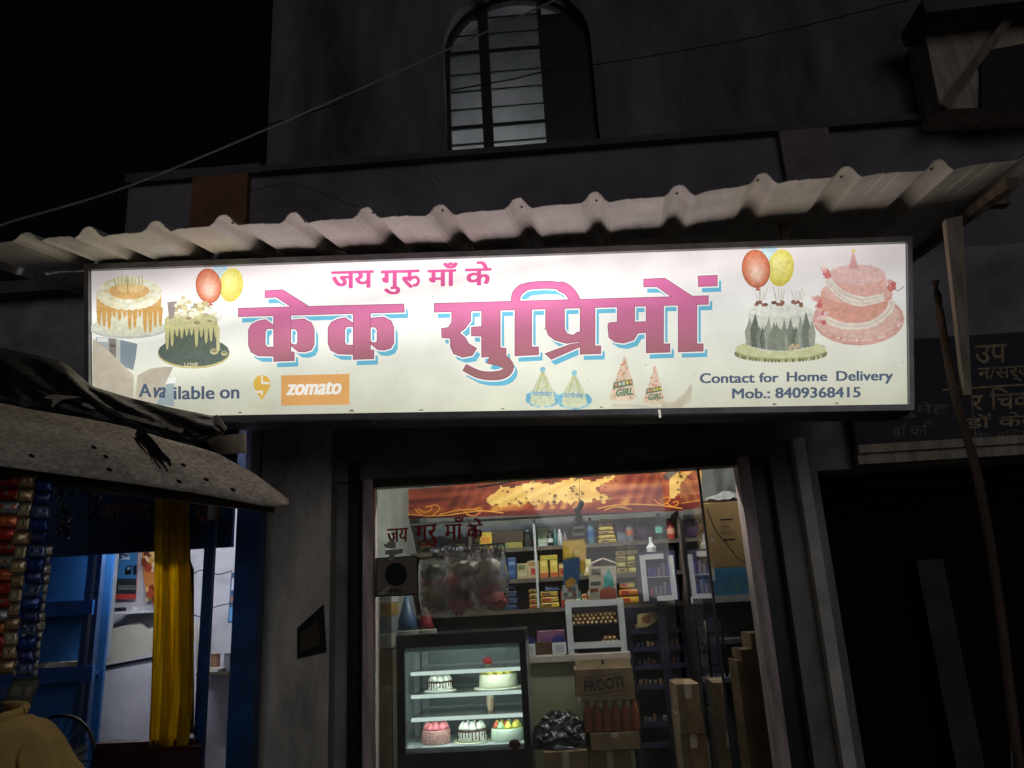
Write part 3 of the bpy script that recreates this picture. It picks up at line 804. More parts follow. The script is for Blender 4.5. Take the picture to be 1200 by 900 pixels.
# dark drip cake
m = MB()
spoly(m, ell(227, 415, 42, 17), .0006, RGB(206, 196, 128)); spoly(m, ell(227, 412.5, 42, 17), .0009, RGB(82, 96, 86))
spoly(m, [(193, 376), (255, 376), (255, 405), (240, 412), (224, 414), (206, 411), (194, 405)], .0012, RGB(86, 98, 86))
spoly(m, [(193, 373), (255, 373), (255, 384), (193, 386)], .0015, RGB(188, 186, 128))
for k in range(11):
    x = 196 + k * 5.7; L = rr.uniform(6, 24)
    spoly(m, [(x - 3, 381), (x + 3, 381), (x + 1.3, 384 + L), (x, 387 + L), (x - 1.3, 384 + L)], .0018, RGB(204, 198, 134))
spoly(m, ell(224, 375, 31, 10), .0021, RGB(196, 192, 138))
spoly(m, [(196, 354), (207, 353), (210, 372), (198, 374)], .0024, RGB(150, 136, 130))
for k in range(46):
    a = rr.uniform(0, 6.28); r_ = rr.random() ** .5
    x = 228 + 25 * r_ * math.cos(a); y = 368 - abs(rr.gauss(0, 6)) + 6 * r_ * math.sin(a)
    c = rr.choice([(232, 226, 190), (216, 204, 150), (198, 180, 128), (240, 236, 210), (176, 160, 130)])
    spoly(m, ell(x, y, rr.uniform(2.2, 4.6), rr.uniform(1.8, 3.6), 9), .0025 + k * .00003, RGB(*c))
for x, y, r_ in ((221, 374, 4.6), (231, 379, 6), (246, 377, 4), (251, 412, 5), (263, 414, 4)): spoly(m, ell(x, y, r_, r_ * .7, 12), .0042, RGB(206, 196, 146)); spoly(m, ell(x, y - .8, r_ * .7, r_ * .4, 12), .0044, RGB(150, 140, 100))
for k in range(9): spoly(m, ell(255.5, 385 + k * 3, 2.4, 2, 8), .0044, RGB(214, 206, 150))
text_px(m, 'LOVE', 216, 425, 232, 430, lambda x, y: S(x, y, .0046), RGB(214, 206, 160), .03)
m.build('printed_dark_drip_cake', M_pic, sign)
# forest cake on a wooden slice
m = MB()
spoly(m, ell(915, 413, 54, 11), .0006, RGB(170, 172, 120)); spoly(m, ell(915, 409, 54, 11), .0009, RGB(216, 216, 164))
for k in range(40):
    a = math.pi * (k + .5) / 40
    spoly(m, ell(915 + 53 * math.cos(a), 414 + 9 * math.sin(a), 1.6, 2.2, 7), .0011, RGB(*rr.choice([(140, 138, 96), (196, 194, 140), (118, 116, 84)])))
spoly(m, [(877, 366), (952, 362), (954, 404), (938, 410), (915, 412), (892, 411), (876, 405)], .0012, RGB(226, 228, 214)); spoly(m, ell(914.5, 364, 38, 8), .0014, RGB(238, 238, 226))
for k in range(24):
    x = 878 + k * 3.2; b = 405 + 6 * math.sin(math.pi * k / 23); h = rr.uniform(24, 42); w = rr.uniform(3.4, 5.4)
    spoly(m, [(x - w * .7, b), (x + w * .7, b), (x + w, b - h * .5), (x + rr.uniform(-1, 1), b - h), (x - w, b - h * .5)], .0016 + k * .00004, RGB(*rr.choice([(116, 124, 110), (134, 142, 126), (98, 106, 94), (160, 166, 148)])))
for cx in (892, 913, 935):
    for k in range(6): spoly(m, ell(cx + rr.uniform(-7, 7), 356 + rr.uniform(-3, 2), 2.6, 2.2, 8), .0028, RGB(*rr.choice([(140, 92, 76), (160, 116, 92), (104, 78, 66)])))
    for k in range(5): spoly(m, stroke([(cx + k * 2 - 4, 352), (cx + k * 4 - 8 + rr.uniform(-2, 2), 340 + rr.uniform(-4, 4))], .6), .0029, RGB(170, 160, 120))
for k in range(4): spoly(m, ell(926 + k * 3, 408 - (k % 2) * 3, 2.4, 2.4, 9), .0030, RGB(204, 176, 140))
m.build('printed_forest_cake', M_pic, sign)
# pink tiered cake
m = MB()
spoly(m, ell(1006, 374, 54, 31), .0006, RGB(226, 170, 156)); spoly(m, ell(1006, 371, 49, 26), .0009, RGB(234, 190, 176))
for k in range(70):
    a = rr.uniform(.1, 3.1); spoly(m, ell(1006 + 50 * math.cos(a), 373 + 26 * math.sin(a), rr.uniform(1.5, 3), 1.4, 7), .0011, RGB(*rr.choice([(240, 206, 194), (214, 150, 140), (246, 220, 208)])))
spoly(m, [(962, 342), (1046, 340), (1044, 366), (1028, 378), (1000, 383), (974, 378), (962, 362)], .0013, RGB(234, 166, 148)); spoly(m, ell(1004, 342, 42, 14), .0016, RGB(240, 190, 174))
spoly(m, [(970, 322), (1038, 322), (1040, 345), (1024, 354), (998, 354), (974, 344)], .0019, RGB(236, 178, 166)); spoly(m, ell(1004, 322, 34, 12), .0022, RGB(238, 192, 186))
for k, (q, w) in enumerate((([(968, 324), (985, 342), (1010, 351), (1036, 347)], 7), ([(968, 329), (985, 347), (1008, 356), (1036, 350)], 6), ([(968, 374), (990, 382), (1020, 380), (1040, 366), (1046, 352)], 8))):
    spoly(m, stroke([tuple(v) for v in catmull(q, 5)], w), .0025 + k * .0002, RGB(246, 232, 218))
    spoly(m, stroke([tuple(v) for v in catmull(q, 5)], 1), .0027 + k * .0002, RGB(226, 200, 186))
for cx, cyy, n in ((967, 318, 9), (1043, 334, 10), (956, 354, 10), (964, 372, 10)):
    for k in range(n): spoly(m, ell(cx + rr.uniform(-5, 5), cyy + rr.uniform(-6, 6), 3.4, 3, 8), .0034 + k * .00005, RGB(*rr.choice([(222, 120, 116), (238, 170, 164), (206, 104, 104), (246, 206, 200)])))
spoly(m, [(994, 315), (1006, 315), (1002, 300), (1000, 294), (998, 300)], .0040, RGB(226, 164, 166)); spoly(m, ell(1000, 294, 2.4, 2.4, 8), .0042, RGB(222, 206, 110))
spoly(m, stroke([(1046, 338), (1052, 341), (1058, 337), (1060, 335)], .8), .0042, RGB(130, 96, 90))
m.build('printed_pink_cake', M_pic, sign)
# party hats
m = MB()
for cx, by, ty in ((636, 471, 433), (673, 473, 437)):
    for k in range(30):
        a = rr.uniform(0, 6.28); spoly(m, ell(cx + 17 * math.cos(a), by - 4 + 7 * math.sin(a), 4, 4, 8), .0006 + k * .00003, RGB(*rr.choice([(120, 190, 214), (150, 206, 222), (104, 172, 202)])))
    spoly(m, [(cx - 15, by), (cx + 15, by), (cx + 12, by - 14), (cx + 1, ty), (cx - 1, ty), (cx - 12, by - 14)], .0018, RGB(206, 214, 178)); spoly(m, ell(cx, by, 15, 5), .0019, RGB(206, 214, 178))
    for k in (-1, 1): spoly(m, stroke([(cx, ty + 2), (cx + 7 * k, by - 12)], 1), .0022, RGB(190, 176, 90))
    text_px(m, 'birthday', cx - 11, by - 14, cx + 11, by - 5, lambda x, y: S(x, y, .0024), RGB(92, 150, 190), .02)
    spoly(m, ell(cx, ty, 3.4, 3.4, 10), .0024, RGB(134, 198, 216))
for cx, by, ty, s in ((731, 466, 418, 1), (767, 470, 430, .8)):
    spoly(m, [(cx - 17 * s, by), (cx + 15 * s, by - 1), (cx + 2, ty), (cx, ty)], .0006, RGB(230, 206, 176)); spoly(m, ell(cx - 1, by, 16 * s, 4), .0007, RGB(230, 206, 176))
    for k in range(26):
        t = rr.random(); y = ty + (by - ty) * t; spoly(m, ell(cx + rr.uniform(-15, 13) * t * s, y, 1.8, 1.4, 7), .0010, RGB(*rr.choice([(222, 150, 120), (236, 190, 170), (206, 160, 120)])))
    spoly(m, [(cx - 12 * s, by - 18 * s), (cx + 10 * s, by - 22 * s), (cx + 11 * s, by - 15 * s), (cx - 13 * s, by - 10 * s)], .0014, RGB(96, 120, 92))
    for k in range(5): spoly(m, ell(cx - 9 * s + k * 4.4 * s, by - (15 + k * .9) * s, 1.8 * s, 2.4 * s, 8), .0017, RGB(*rr.choice([(226, 196, 90), (206, 206, 190), (214, 150, 110)])))
    text_px(m, 'GIRL', cx - 10 * s, by - 10 * s, cx + 11 * s, by - 1 * s, lambda x, y: S(x, y, .0018), RGB(96, 128, 96), .05, shear=.15, slope=-.1)
m.build('printed_party_hats', M_pic, sign)
# torn corner: see-through patches, hanging flap and peeled piece
for pts, off, c in (([(112, 395), (128, 396), (128, 415), (112, 400)], .0008, (166, 176, 176)), ([(114, 396), (126, 396.5), (126, 401), (114, 400)], .0011, (226, 230, 226)),
        ([(128, 396), (136, 397), (136, 421), (128, 415)], .0010, (124, 116, 108)), ([(136, 397), (141, 398), (141, 424), (136, 421)], .0010, (186, 190, 184)),
        ([(141, 398), (161, 403), (159, 420), (156, 434), (146, 430), (141, 424)], .0012, (122, 138, 148)), ([(128, 403), (136, 404), (136, 407), (128, 406)], .0014, (90, 84, 80)),
        ([(183, 474), (190, 459), (195, 449), (204, 449), (204, 476)], .0014, (164, 182, 186)), ([(196, 443), (206, 442), (206, 449), (194, 450)], .0016, (252, 252, 246))):
    m = MB(); spoly(m, pts, off, RGB(*c)); m.build('torn_patch', M_sign, sign)
def flap(name, bot, top, bulge, col, hi=None):
    n = len(bot); rows = []
    for k in range(7):
        t = k / 6
        rows.append([S(*lerp(bot[i], top[i], t), .004 + bulge * math.sin(math.pi * t) * (.4 + .6 * math.sin(i * 2.1) ** 2)) for i in range(n)])
    m = MB(); m.grid(rows); return m.build(name, mat_sign_flap, sign, smooth=True, solid=.001)
mat_sign_flap = bpy.data.materials.new('peeling_vinyl'); mat_sign_flap.use_nodes = True
_n = mat_sign_flap.node_tree.nodes; _l = mat_sign_flap.node_tree.links; _b = _n['Principled BSDF']
_ns = _n.new('ShaderNodeTexNoise'); _ns.inputs['Scale'].default_value = 22; _ns.inputs['Detail'].default_value = 5; _tc = _n.new('ShaderNodeTexCoord'); _l.new(_tc.outputs['Object'], _ns.inputs['Vector'])
_cr = _n.new('ShaderNodeValToRGB'); _cr.color_ramp.elements[0].color = RGB(176, 164, 142); _cr.color_ramp.elements[1].color = RGB(232, 222, 200); _l.new(_ns.outputs['Fac'], _cr.inputs[0])
_l.new(_cr.outputs[0], _b.inputs['Base Color']); _l.new(_cr.outputs[0], _b.inputs['Emission Color']); _b.inputs['Emission Strength'].default_value = .72; _b.inputs['Roughness'].default_value = .4  # backlight through the loose vinyl given as its own glow
flap('torn_flap', [(108, 472), (125, 476), (142, 474), (156, 470)], [(109, 397), (124, 408), (142, 425), (157, 440)], .03, None)
flap('torn_flap', [(158, 470), (172, 472), (184, 470), (193, 452)], [(161, 440), (176, 432), (190, 430), (203, 430)], .012, None)
flap('peeled_edge', [(775, 478), (788, 480), (800, 477), (810, 470)], [(776, 470), (788, 470), (800, 462), (811, 449)], .02, None)
m = MB(); spoly(m, [(771, 480), (774, 480), (775, 489), (772.5, 490)], .024, RGB(190, 188, 176)); m.build('torn_strip', M_sign, sign); m = MB(); spoly(m, [(716, 477), (745, 478), (775, 480), (775, 477), (745, 474), (718, 473)], .0012, RGB(196, 190, 170)); m.build('torn_strip', M_sign, sign)
m = MB()
for k in range(70):
    u, v = rr.random(), rr.random(); x, y = qpt(u, v); s = rr.uniform(.3, .9)
    spoly(m, ell(x, y, s, s * rr.uniform(.5, 1.4), 6), .0052, RGB(150, 140, 124))
for k in range(8):
    x = 300 + k * 100 + rr.uniform(-20, 20); y = 486.5 - (x - 107) * .0155
    spoly(m, [(x - rr.uniform(2, 5), y + .5), (x, y - rr.uniform(1, 3)), (x + rr.uniform(2, 5), y + .5)], .0052, RGB(90, 84, 78))
m.build('grime_specks', M_sign, sign)

RGB = RGB0

# ================================================================== INSIDE THE CAKE SHOP
ORD = ('lowest', 'second', 'third', 'fourth', 'fifth', 'sixth', 'seventh', 'eighth', 'ninth', 'tenth')
NTH = ('first', 'second', 'third', 'fourth', 'fifth', 'sixth', 'seventh', 'eighth', 'ninth', 'tenth')
CRK = random.Random(99)
def fit(name, label, cat, x0, y0, x1, y1, Y, d, col, mt=None, prints=(), group=None, bevel=.004, base=None):
    """a packed product: a bevelled body with printed panels proud of its front"""
    X0, X1, Z0, Z1 = prect(x0, y0, x1, y1, Y)
    if base is not None: Z1 += base - Z0; Z0 = base
    t = thing(name, label, cat, ((X0 + X1) / 2, Y + d / 2, Z0), group)
    m = MB(); m.box((X0, Y, Z0), (X1, Y + d, Z1), col); m.build('body', mt or M_print, t, bevel=min(bevel, (X1 - X0) / 6))
    for u0, v0, u1, v1, c in prints:
        q = MB(); q.box((X0 + (X1 - X0) * u0, Y - .0015, Z1 + (Z0 - Z1) * v1), (X0 + (X1 - X0) * u1, Y - .0001, Z1 + (Z0 - Z1) * v0), c); q.build('printed_panel', M_print, t)
    t.rotation_euler.z = CRK.uniform(-.09, .09) if (X1 - X0) < .2 else CRK.uniform(-.02, .02)
    if not prints:
        for q_ in range(2):
            u, v = CRK.uniform(.08, .5), CRK.uniform(.1, .6); q = MB(); q.box((X0 + (X1 - X0) * u, Y - .0015, Z1 + (Z0 - Z1) * (v + .25)), (X0 + (X1 - X0) * (u + .3 + .1 * q_), Y - .0001 - .0008 * q_, Z1 + (Z0 - Z1) * v), tuple(min(1, c * CRK.uniform(.4, 1.8)) for c in col[:3]) + (1,)); q.build('printed_panel', M_print, t)
    return t
def bottle(name, label, cat, x0, y0, x1, y1, Y, col, mt, capc, band=None, group=None, base=None):
    X0, X1, Z0, Z1 = prect(x0, y0, x1, y1, Y)
    if base is not None: Z1 += base - Z0; Z0 = base
    r = (X1 - X0) / 2; h = Z1 - Z0; c = Vector(((X0 + X1) / 2, Y + r, Z0))
    t = thing(name, label, cat, c, group)
    m = MB(); m.lathe([(r * .9, 0), (r, h * .03), (r, h * .6), (r * .85, h * .7), (r * .42, h * .84), (r * .36, h * .9)], c, 14, col); m.build('body', mt, t, smooth=True)
    m = MB(); m.lathe([(r * .44, h * .9), (r * .44, h), (r * .3, h * 1.003)], c, 12, capc); m.build('cap', M_print, t)
    if band:
        m = MB(); m.lathe([(r * 1.012, h * .25), (r * 1.012, h * .5)], c, 14, band); m.build('label_band', M_print, t)
    return t
Yw = RGB(205, 176, 64); Ol = RGB(150, 140, 66); Cr = RGB(210, 200, 170); Rd = RGB(170, 50, 44); Bl = RGB(40, 78, 140); Wt = RGB(220, 224, 226); Br = RGB(96, 66, 44); Pu = RGB(70, 46, 96); Gn = RGB(70, 120, 84); Tl = RGB(90, 170, 168); Gy = RGB(120, 126, 134); Or = RGB(214, 140, 50)

# ---- shelving on the back wall
SY = 5.80
shl = thing('wall_shelving', 'dark wall shelving full of party goods at the back of the cake shop', 'shelving', P(680, 760, SY))
SX0, SX1 = P(452, 660, SY).x, P(800, 660, SY).x
ZS = [P(680, y, SY).z for y in (637.5, 674.5, 710.5)]
for z in ZS:
    m = MB(); m.box((SX0, SY, z - .028), (SX1, BACK, z)); m.build('shelf', M_shelf, shl)
m = MB(); m.box((SX0, SY - .01, P(680, 603, SY).z - .008), (SX1, SY + .02, P(680, 603, SY).z + .008)); m.build('head_rail', M_rack, shl)
for x in (551, 627, 798):
    xx = P(x, 640, SY).x; m = MB(); m.box((xx - .008, SY - .004, ZS[2]), (xx + .008, SY + .3, P(680, 604, SY).z - .009)); m.build('upright', M_rack if x == 627 else M_shelf, shl)
m = MB(); m.box((SX0, BACK + .02, ZS[2] - .02), (SX1, BACK + .05, P(680, 600, SY).z)); m.build('back_panel', mat('blue_grey_panel', (.16, .18, .22), .7, .2, 4, .03), shl)
r1, r2, r3 = ZS
PY = SY + .04
fit('snack_bag', 'plump yellow bag on the top shelf left of the dark brown box', 'snack bag', 561, 616, 577, 637, PY, .08, Yw, prints=[(.2, .3, .8, .6, Or)], base=r1, bevel=.02)
o = fit('olive_carton', 'flat olive carton under the dark brown box on the top shelf', 'carton', 579, 630, 612, 637, PY, .14, Ol, base=r1, prints=[(.1, .3, .5, .7, Gn)])
_, _, bz0, bz1 = prect(579, 630, 612, 637, PY)
fit('brown_box', 'long dark brown box lying on the olive carton, top shelf', 'box', 576, 617, 613, 630, PY, .14, RGB(66, 50, 36), base=r1 + (bz1 - bz0))
bottle('clear_bottle', 'clear bottle beside the white shelf upright on the top shelf', 'bottle', 614, 616, 622, 637, PY, (1, 1, 1, 1), M_bottle, Wt, base=r1)
fit('picture_box', 'pale green and white picture box on the top shelf right of the upright', 'box', 630, 613, 647, 637, PY + .1, .05, RGB(178, 200, 178), prints=[(.35, .25, .75, .75, RGB(214, 222, 200)), (.1, .84, .9, .95, Wt)], base=r1)
bottle('dark_bottle', 'dark bottle with a white label before the picture box', 'bottle', 641, 619, 648, 637, PY, RGB(34, 40, 46), M_print, RGB(20, 24, 28), Wt, base=r1)
bottle('teal_bottle', 'slim teal bottle between the dark bottle and the white bottle', 'bottle', 648.5, 617, 652.5, 637, PY, RGB(60, 110, 112), M_print, Tl, base=r1)
bottle('white_bottle', 'white bottle on the top shelf left of the hanging black spoon strip', 'bottle', 653, 618, 659, 637, PY, RGB(200, 204, 210), M_print, Wt, base=r1)
bottle('small_bottle', 'small mauve bottle right of the white bottle on the top shelf', 'bottle', 660, 621, 664.5, 637, PY, RGB(120, 96, 110), M_print, Gy, base=r1)
bottle('tall_blue_bottle', 'tall blue and teal bottle right of the hanging black spoon strip', 'bottle', 688, 606, 697, 637, PY, RGB(70, 120, 140), M_print, Rd, Bl, base=r1)
z = r1
for k in range(6):
    x0, x1 = 700 + k * .6 - .3 * (k % 2), 721.5 - k * .9
    h = (P(710, 608, PY) - P(710, 637, PY)).length / 6
    a, b = P(x0, 620, PY).x, P(x1, 620, PY).x
    t = thing('biscuit_pack', 'gold biscuit pack, %s from below in the tall stack on the top shelf' % ORD[k], 'biscuit pack', ((a + b) / 2, PY + .05, z), 'gold packs stacked on the top shelf')
    m = MB(); m.box((a, PY, z + .0005), (b, PY + .1, z + h - .003), RGB(*lerp((190, 160, 60), (150, 128, 52), R.random()))); m.build('wrapper', M_print, t, bevel=.008)
    m = MB(); m.box((a + .02, PY - .002, z + h * .3), (a + .02 + (b - a) * .45, PY - .0002, z + h * .7), RGB(214, 196, 110) if k % 2 else Br); m.build('printed_panel', M_print, t)
    z += h
fit('grey_box', 'tall grey blue box right of the gold stack on the top shelf', 'box', 722, 609, 733, 637, PY + .06, .08, RGB(104, 116, 136), base=r1)
bottle('jar', 'jar with an orange red lid right of the grey blue box', 'jar', 733.5, 609, 743, 637, PY, RGB(96, 116, 116), M_print, RGB(190, 96, 70), RGB(170, 84, 62), base=r1)
t = thing('round_bag', 'dark purple rounded bag with a pale arc on the top shelf', 'bag', Vector((P(757, 637, PY).x, PY + .05, r1)))
X0, X1, Z0, Z1 = prect(745, 610, 769, 637, PY)
m = MB(); m.ball(((X0 + X1) / 2, PY + .06, r1 + (Z1 - Z0) * .5), (X1 - X0) / 2, RGB(60, 36, 70), 16, 10, (1, .45, (Z1 - Z0) / (X1 - X0))); m.build('pouch', M_print, t, smooth=True)
m = MB(); m.tube([((X0 + X1) / 2 + .068 * math.cos(a), PY - .012 + .02 * abs(math.cos(a)), r1 + (Z1 - Z0) * .52 + .065 * math.sin(a)) for a in [math.pi * k / 10 for k in range(11)]], .003, 5, Gy); m.build('arc_trim', M_print, t)
bottle('drink_bottle', 'mint green drink bottle standing tall near the right end of the top shelf', 'bottle', 768.5, 606, 778, 637, PY - .02, (1, 1, 1, 1), M_bottle, Tl, RGB(110, 190, 180), base=r1)
bottle('red_jar', 'red jar at the right end of the top shelf', 'jar', 782, 612, 792, 637, PY, RGB(150, 60, 56), M_print, RGB(120, 50, 46), RGB(190, 140, 120), base=r1)
# middle shelf
for k, (x0, x1) in enumerate(((583, 594), (594.5, 605))):
    fit('blue_pack', ('left' if k == 0 else 'right') + ' one of two blue glossy packs on the middle shelf', 'pack', x0, 646 + k * 2, x1, 674, PY, .08, RGB(44, 72, 120), prints=[(.15, .2, .85, .35, RGB(120, 150, 190)), (.2, .6, .7, .75, RGB(90, 120, 170))], base=r2, bevel=.012)
fit('speckled_pack', 'cream pack with green print on the middle shelf', 'pack', 606, 656, 618, 674, PY, .1, RGB(176, 162, 120), prints=[(.1, .1, .8, .4, RGB(96, 110, 80)), (.1, .6, .9, .8, RGB(200, 190, 160))], base=r2)
fit('speckled_pack', 'cream pack with red print on the middle shelf', 'pack', 618.5, 653, 632, 674, PY, .1, RGB(190, 170, 130), prints=[(.3, .45, .7, .8, Rd), (.1, .1, .9, .3, RGB(160, 120, 70))], base=r2)
hh = (P(640, 654, PY) - P(640, 674, PY)).length
for k, (x0, x1) in enumerate(((633, 642.5), (644, 653))):
    fit('yellow_carton', 'upright yellow carton with a red foot, %s of the pair under the lying one' % ('left' if k == 0 else 'right'), 'carton', x0, 654, x1, 674, PY, .1, RGB(206, 182, 84), prints=[(0.02, .72, .98, .98, RGB(176, 84, 50)), (.2, .1, .8, .3, RGB(224, 208, 130))], base=r2)
fit('yellow_carton', 'yellow carton lying across the two upright yellow cartons', 'carton', 633, 648, 653, 654, PY, .1, RGB(196, 168, 60), base=r2 + hh + .001)
z = r2
for k in range(5):
    for c, (x0, x1) in enumerate(((722, 734), (735, 748))):
        h = (P(710, 640, PY) - P(710, 674, PY)).length / 5
        a, b = P(x0, 656, PY).x, P(x1, 656, PY).x
        t = thing('snack_pack', 'olive gold snack pack, %s from below in the %s column beside the purple cabinet' % (ORD[k], 'left' if c == 0 else 'right'), 'snack pack', ((a + b) / 2, PY + .05, z), 'olive gold packs on the middle shelf')
        m = MB(); m.box((a, PY, z + .0005), (b, PY + .1, z + h - .004), RGB(*lerp((168, 150, 60), (120, 112, 52), R.random()))); m.build('wrapper', M_print, t, bevel=.008)
        m = MB(); m.box((a + .015, PY - .002, z + h * .3), (a + .06, PY - .0002, z + h * .75), R.choice([RGB(206, 194, 120), Gn, Br])); m.build('printed_panel', M_print, t)
    z += h
t = thing('wicker_basket', 'small grey wicker tray on the middle shelf beside the hanging cards', 'basket', P(706, 674, PY + .1))
X0, X1, Z0, Z1 = prect(692, 648, 722, 662, PY + .1)
m = MB(); m.lathe([((X1 - X0) * .36, 0), ((X1 - X0) * .5, .05), ((X1 - X0) * .5, .06)], ((X0 + X1) / 2, PY + .2, r2), 18, RGB(96, 88, 76), squash=.5); m.build('tray', M_paper, t)
m = MB(); m.tube([((X0 + X1) / 2 + (X1 - X0) * .46 * math.cos(a), PY + .2, r2 + .055 + .07 * math.sin(a)) for a in [math.pi * k / 12 for k in range(13)]], .008, 6, RGB(170, 160, 150)); m.build('handle', M_paper, t)
# lower shelf
for n_, (x0, x1, y0, lay, wd_) in enumerate(((620, 631, 686, 4, 'narrow'), (633, 655, 690, 3, 'wide'))):
    z = r3
    for k in range(lay):
        h = (P(640, y0, PY) - P(640, 710, PY)).length / lay
        a, b = P(x0, 700, PY).x, P(x1 - k * .5, 700, PY).x
        t = thing('rusk_pack', 'yellow rusk pack, %s from below in the %s stack on the lower shelf' % (ORD[k], wd_), 'rusk pack', ((a + b) / 2, PY + .05, z), 'yellow rusk packs on the lower shelf')
        m = MB(); m.box((a, PY, z + .0005), (b, PY + .12, z + h - .004), RGB(*lerp((196, 166, 60), (160, 130, 50), R.random()))); m.build('wrapper', M_print, t, bevel=.008)
        m = MB(); m.box((a + .012, PY - .002, z + h * .25), (a + .012 + (b - a) * .5, PY - .0002, z + h * .7), R.choice([Rd, RGB(226, 210, 130), Br])); m.build('printed_panel', M_print, t)
        z += h
fit('blue_tray_pack', 'blue wrapped pack lying on the wide stack of rusk packs', 'pack', 638, 684, 655, 690, PY, .1, RGB(76, 92, 116), base=z + .0)
for k in range(4):
    h = .042
    fit('blue_bundle', 'blue bundle, %s from below in the stack beside the hanging bags' % ORD[k], 'bundle', 588, 700, 606, 706, PY, .1, RGB(*lerp((40, 60, 100), (64, 80, 110), k / 3)), base=r3 + k * .047, group='blue bundles on the lower shelf')
for k, (c, y0) in enumerate(((RGB(210, 160, 40), 694), (RGB(196, 120, 40), 686), (RGB(206, 176, 70), 680))):
    fit('chips_bag', '%s chips bag on the lower shelf left of the purple cabinet' % ('bottom yellow', 'middle orange', 'topmost pale yellow')[k], 'chips bag', 724 + k * 2, 700, 752 - k * 3, 708, PY, .12, c, base=r3 + k * .054, prints=[(.1, .2, .5, .7, Rd)], bevel=.015)

rq = random.Random(77)
for rw_, (z, yb, hmax, nm) in enumerate(((r1, 637, 24, 'top'), (r2, 674, 24, 'middle'), (r3, 710, 22, 'lower'))):
    x = 458.0; k = 0
    while x < 790 and k < 20:
        w_ = rq.uniform(9, 22); h_ = rq.uniform(11, hmax); c = rq.choice([(176, 150, 60), (120, 60, 50), (60, 80, 110), (170, 164, 140), (110, 110, 60), (150, 110, 60), (84, 100, 84), (196, 180, 120), (90, 60, 90)])
        pc_ = rq.choice([(214, 200, 140), (160, 60, 50), (230, 226, 210), (50, 70, 110)])
        fit('rear_packet', 'packet at the rear of the %s shelf, %s from the left' % (nm, ('first', 'second', 'third', 'fourth', 'fifth', 'sixth', 'seventh', 'eighth', 'ninth', 'tenth', 'eleventh', 'twelfth', 'thirteenth', 'fourteenth', 'fifteenth', 'sixteenth', 'seventeenth', 'eighteenth', 'nineteenth', 'twentieth')[k]), 'packet', x, yb - h_, x + w_ - 1, yb, PY + .30, .08, RGB(*c), prints=[(.12, .15, .88, .45, RGB(*pc_)), (.2, .6, .7, .75, RGB(*rq.choice([(214, 200, 140), (60, 50, 40), (150, 40, 40)])))], base=z, group='packets at the rear of the %s shelf' % nm)
        x += w_; k += 1
for z, yb, spans, nm in ((r2, 674, ((655, 692), (752, 797)), 'middle'), (r3, 710, ((657, 722), (757, 797)), 'lower')):
    k = 0
    for xa_, xb_ in spans:
        x = float(xa_)
        while x < xb_ - 5:
            w_ = rq.uniform(6, 12); h_ = rq.uniform(12, 24); c = rq.choice([(190, 160, 60), (150, 60, 50), (70, 90, 130), (186, 180, 156), (120, 110, 60), (170, 110, 60), (84, 120, 94), (206, 190, 130), (200, 120, 130)])
            fit('front_packet', 'small packet in the front row of the %s shelf, %s from the left' % (nm, ('first', 'second', 'third', 'fourth', 'fifth', 'sixth', 'seventh', 'eighth', 'ninth', 'tenth', 'eleventh', 'twelfth', 'thirteenth', 'fourteenth', 'fifteenth', 'sixteenth', 'seventeenth', 'eighteenth')[k]), 'packet', x, yb - h_, x + w_ - .6, yb, PY + .02, .07, RGB(*c), prints=[(.1, .1, .9, .35, RGB(*rq.choice([(214, 200, 140), (160, 60, 50), (230, 226, 210), (50, 70, 110)]))), (.2, .5, .8, .8, RGB(*rq.choice([(214, 200, 140), (60, 50, 40), (150, 40, 40), (240, 236, 220)])))], base=z, group='small packets in the front row of the %s shelf' % nm)
            x += w_; k += 1
# pelmet banner printed with orange swirls and stars
BY = 5.72
bn = thing('printed_banner', 'orange and gold printed banner with stars across the top of the shop interior', 'banner', P(630, 605, BY))
def BP(x, y, o=0): return P(x, y, BY - o)
rows = []
m = MB(); rb = random.Random(5)
NX, NB = 170, 22
def pt(u, v): return lerp(lerp((447, 577), (822, 541), u), lerp((447, 609), (822, 598), u), v)
def bcol(u, v):
    w = .5 + .5 * math.sin(u * 40 + 5 * math.sin(v * 5 + u * 9)); w2 = .5 + .5 * math.sin(u * 97 + 9 * v + 4 * math.sin(u * 23))
    edge = .70 + .05 * math.sin(u * 120) + .03 * math.sin(u * 310)
    star = (.35 + .02 * math.sin(v * 9) < u < .70 + .03 * math.sin(v * 11)) and .16 + .05 * math.sin(u * 50) < v < edge or (u > .90 and .2 < v < edge)
    if star: return lerp((214, 168, 92), (232, 194, 116), w)
    if v > .88: return lerp((112, 36, 30), (90, 28, 26), w)
    if v > .66: return lerp((120, 42, 30), (206, 140, 66), w2 * (1 if .33 < u < .78 else .45))
    if u > .68: return lerp((110, 34, 30), (196, 120, 76), w * .6 + w2 * .4)
    return lerp((84, 34, 30), (150, 72, 50), w * .6 + w2 * .4)
for a in range(NX):
    for b in range(NB):
        q = [pt(a / NX, b / NB), pt((a + 1) / NX, b / NB), pt((a + 1) / NX, (b + 1) / NB), pt(a / NX, (b + 1) / NB)]
        m.face([BP(x, y, .01 * math.sin(x * .035)) for x, y in q], RGB(*bcol((a + .5) / NX, (b + .5) / NB)))
m.build('sheet', M_paper, bn, solid=.002)
def bstroke(mb, pts, w, col, o=.014):
    mb.poly([BP(x, y, o) for x, y in stroke([tuple(v) for v in catmull(pts, 5)], w)], RGB(*col))
m = MB()
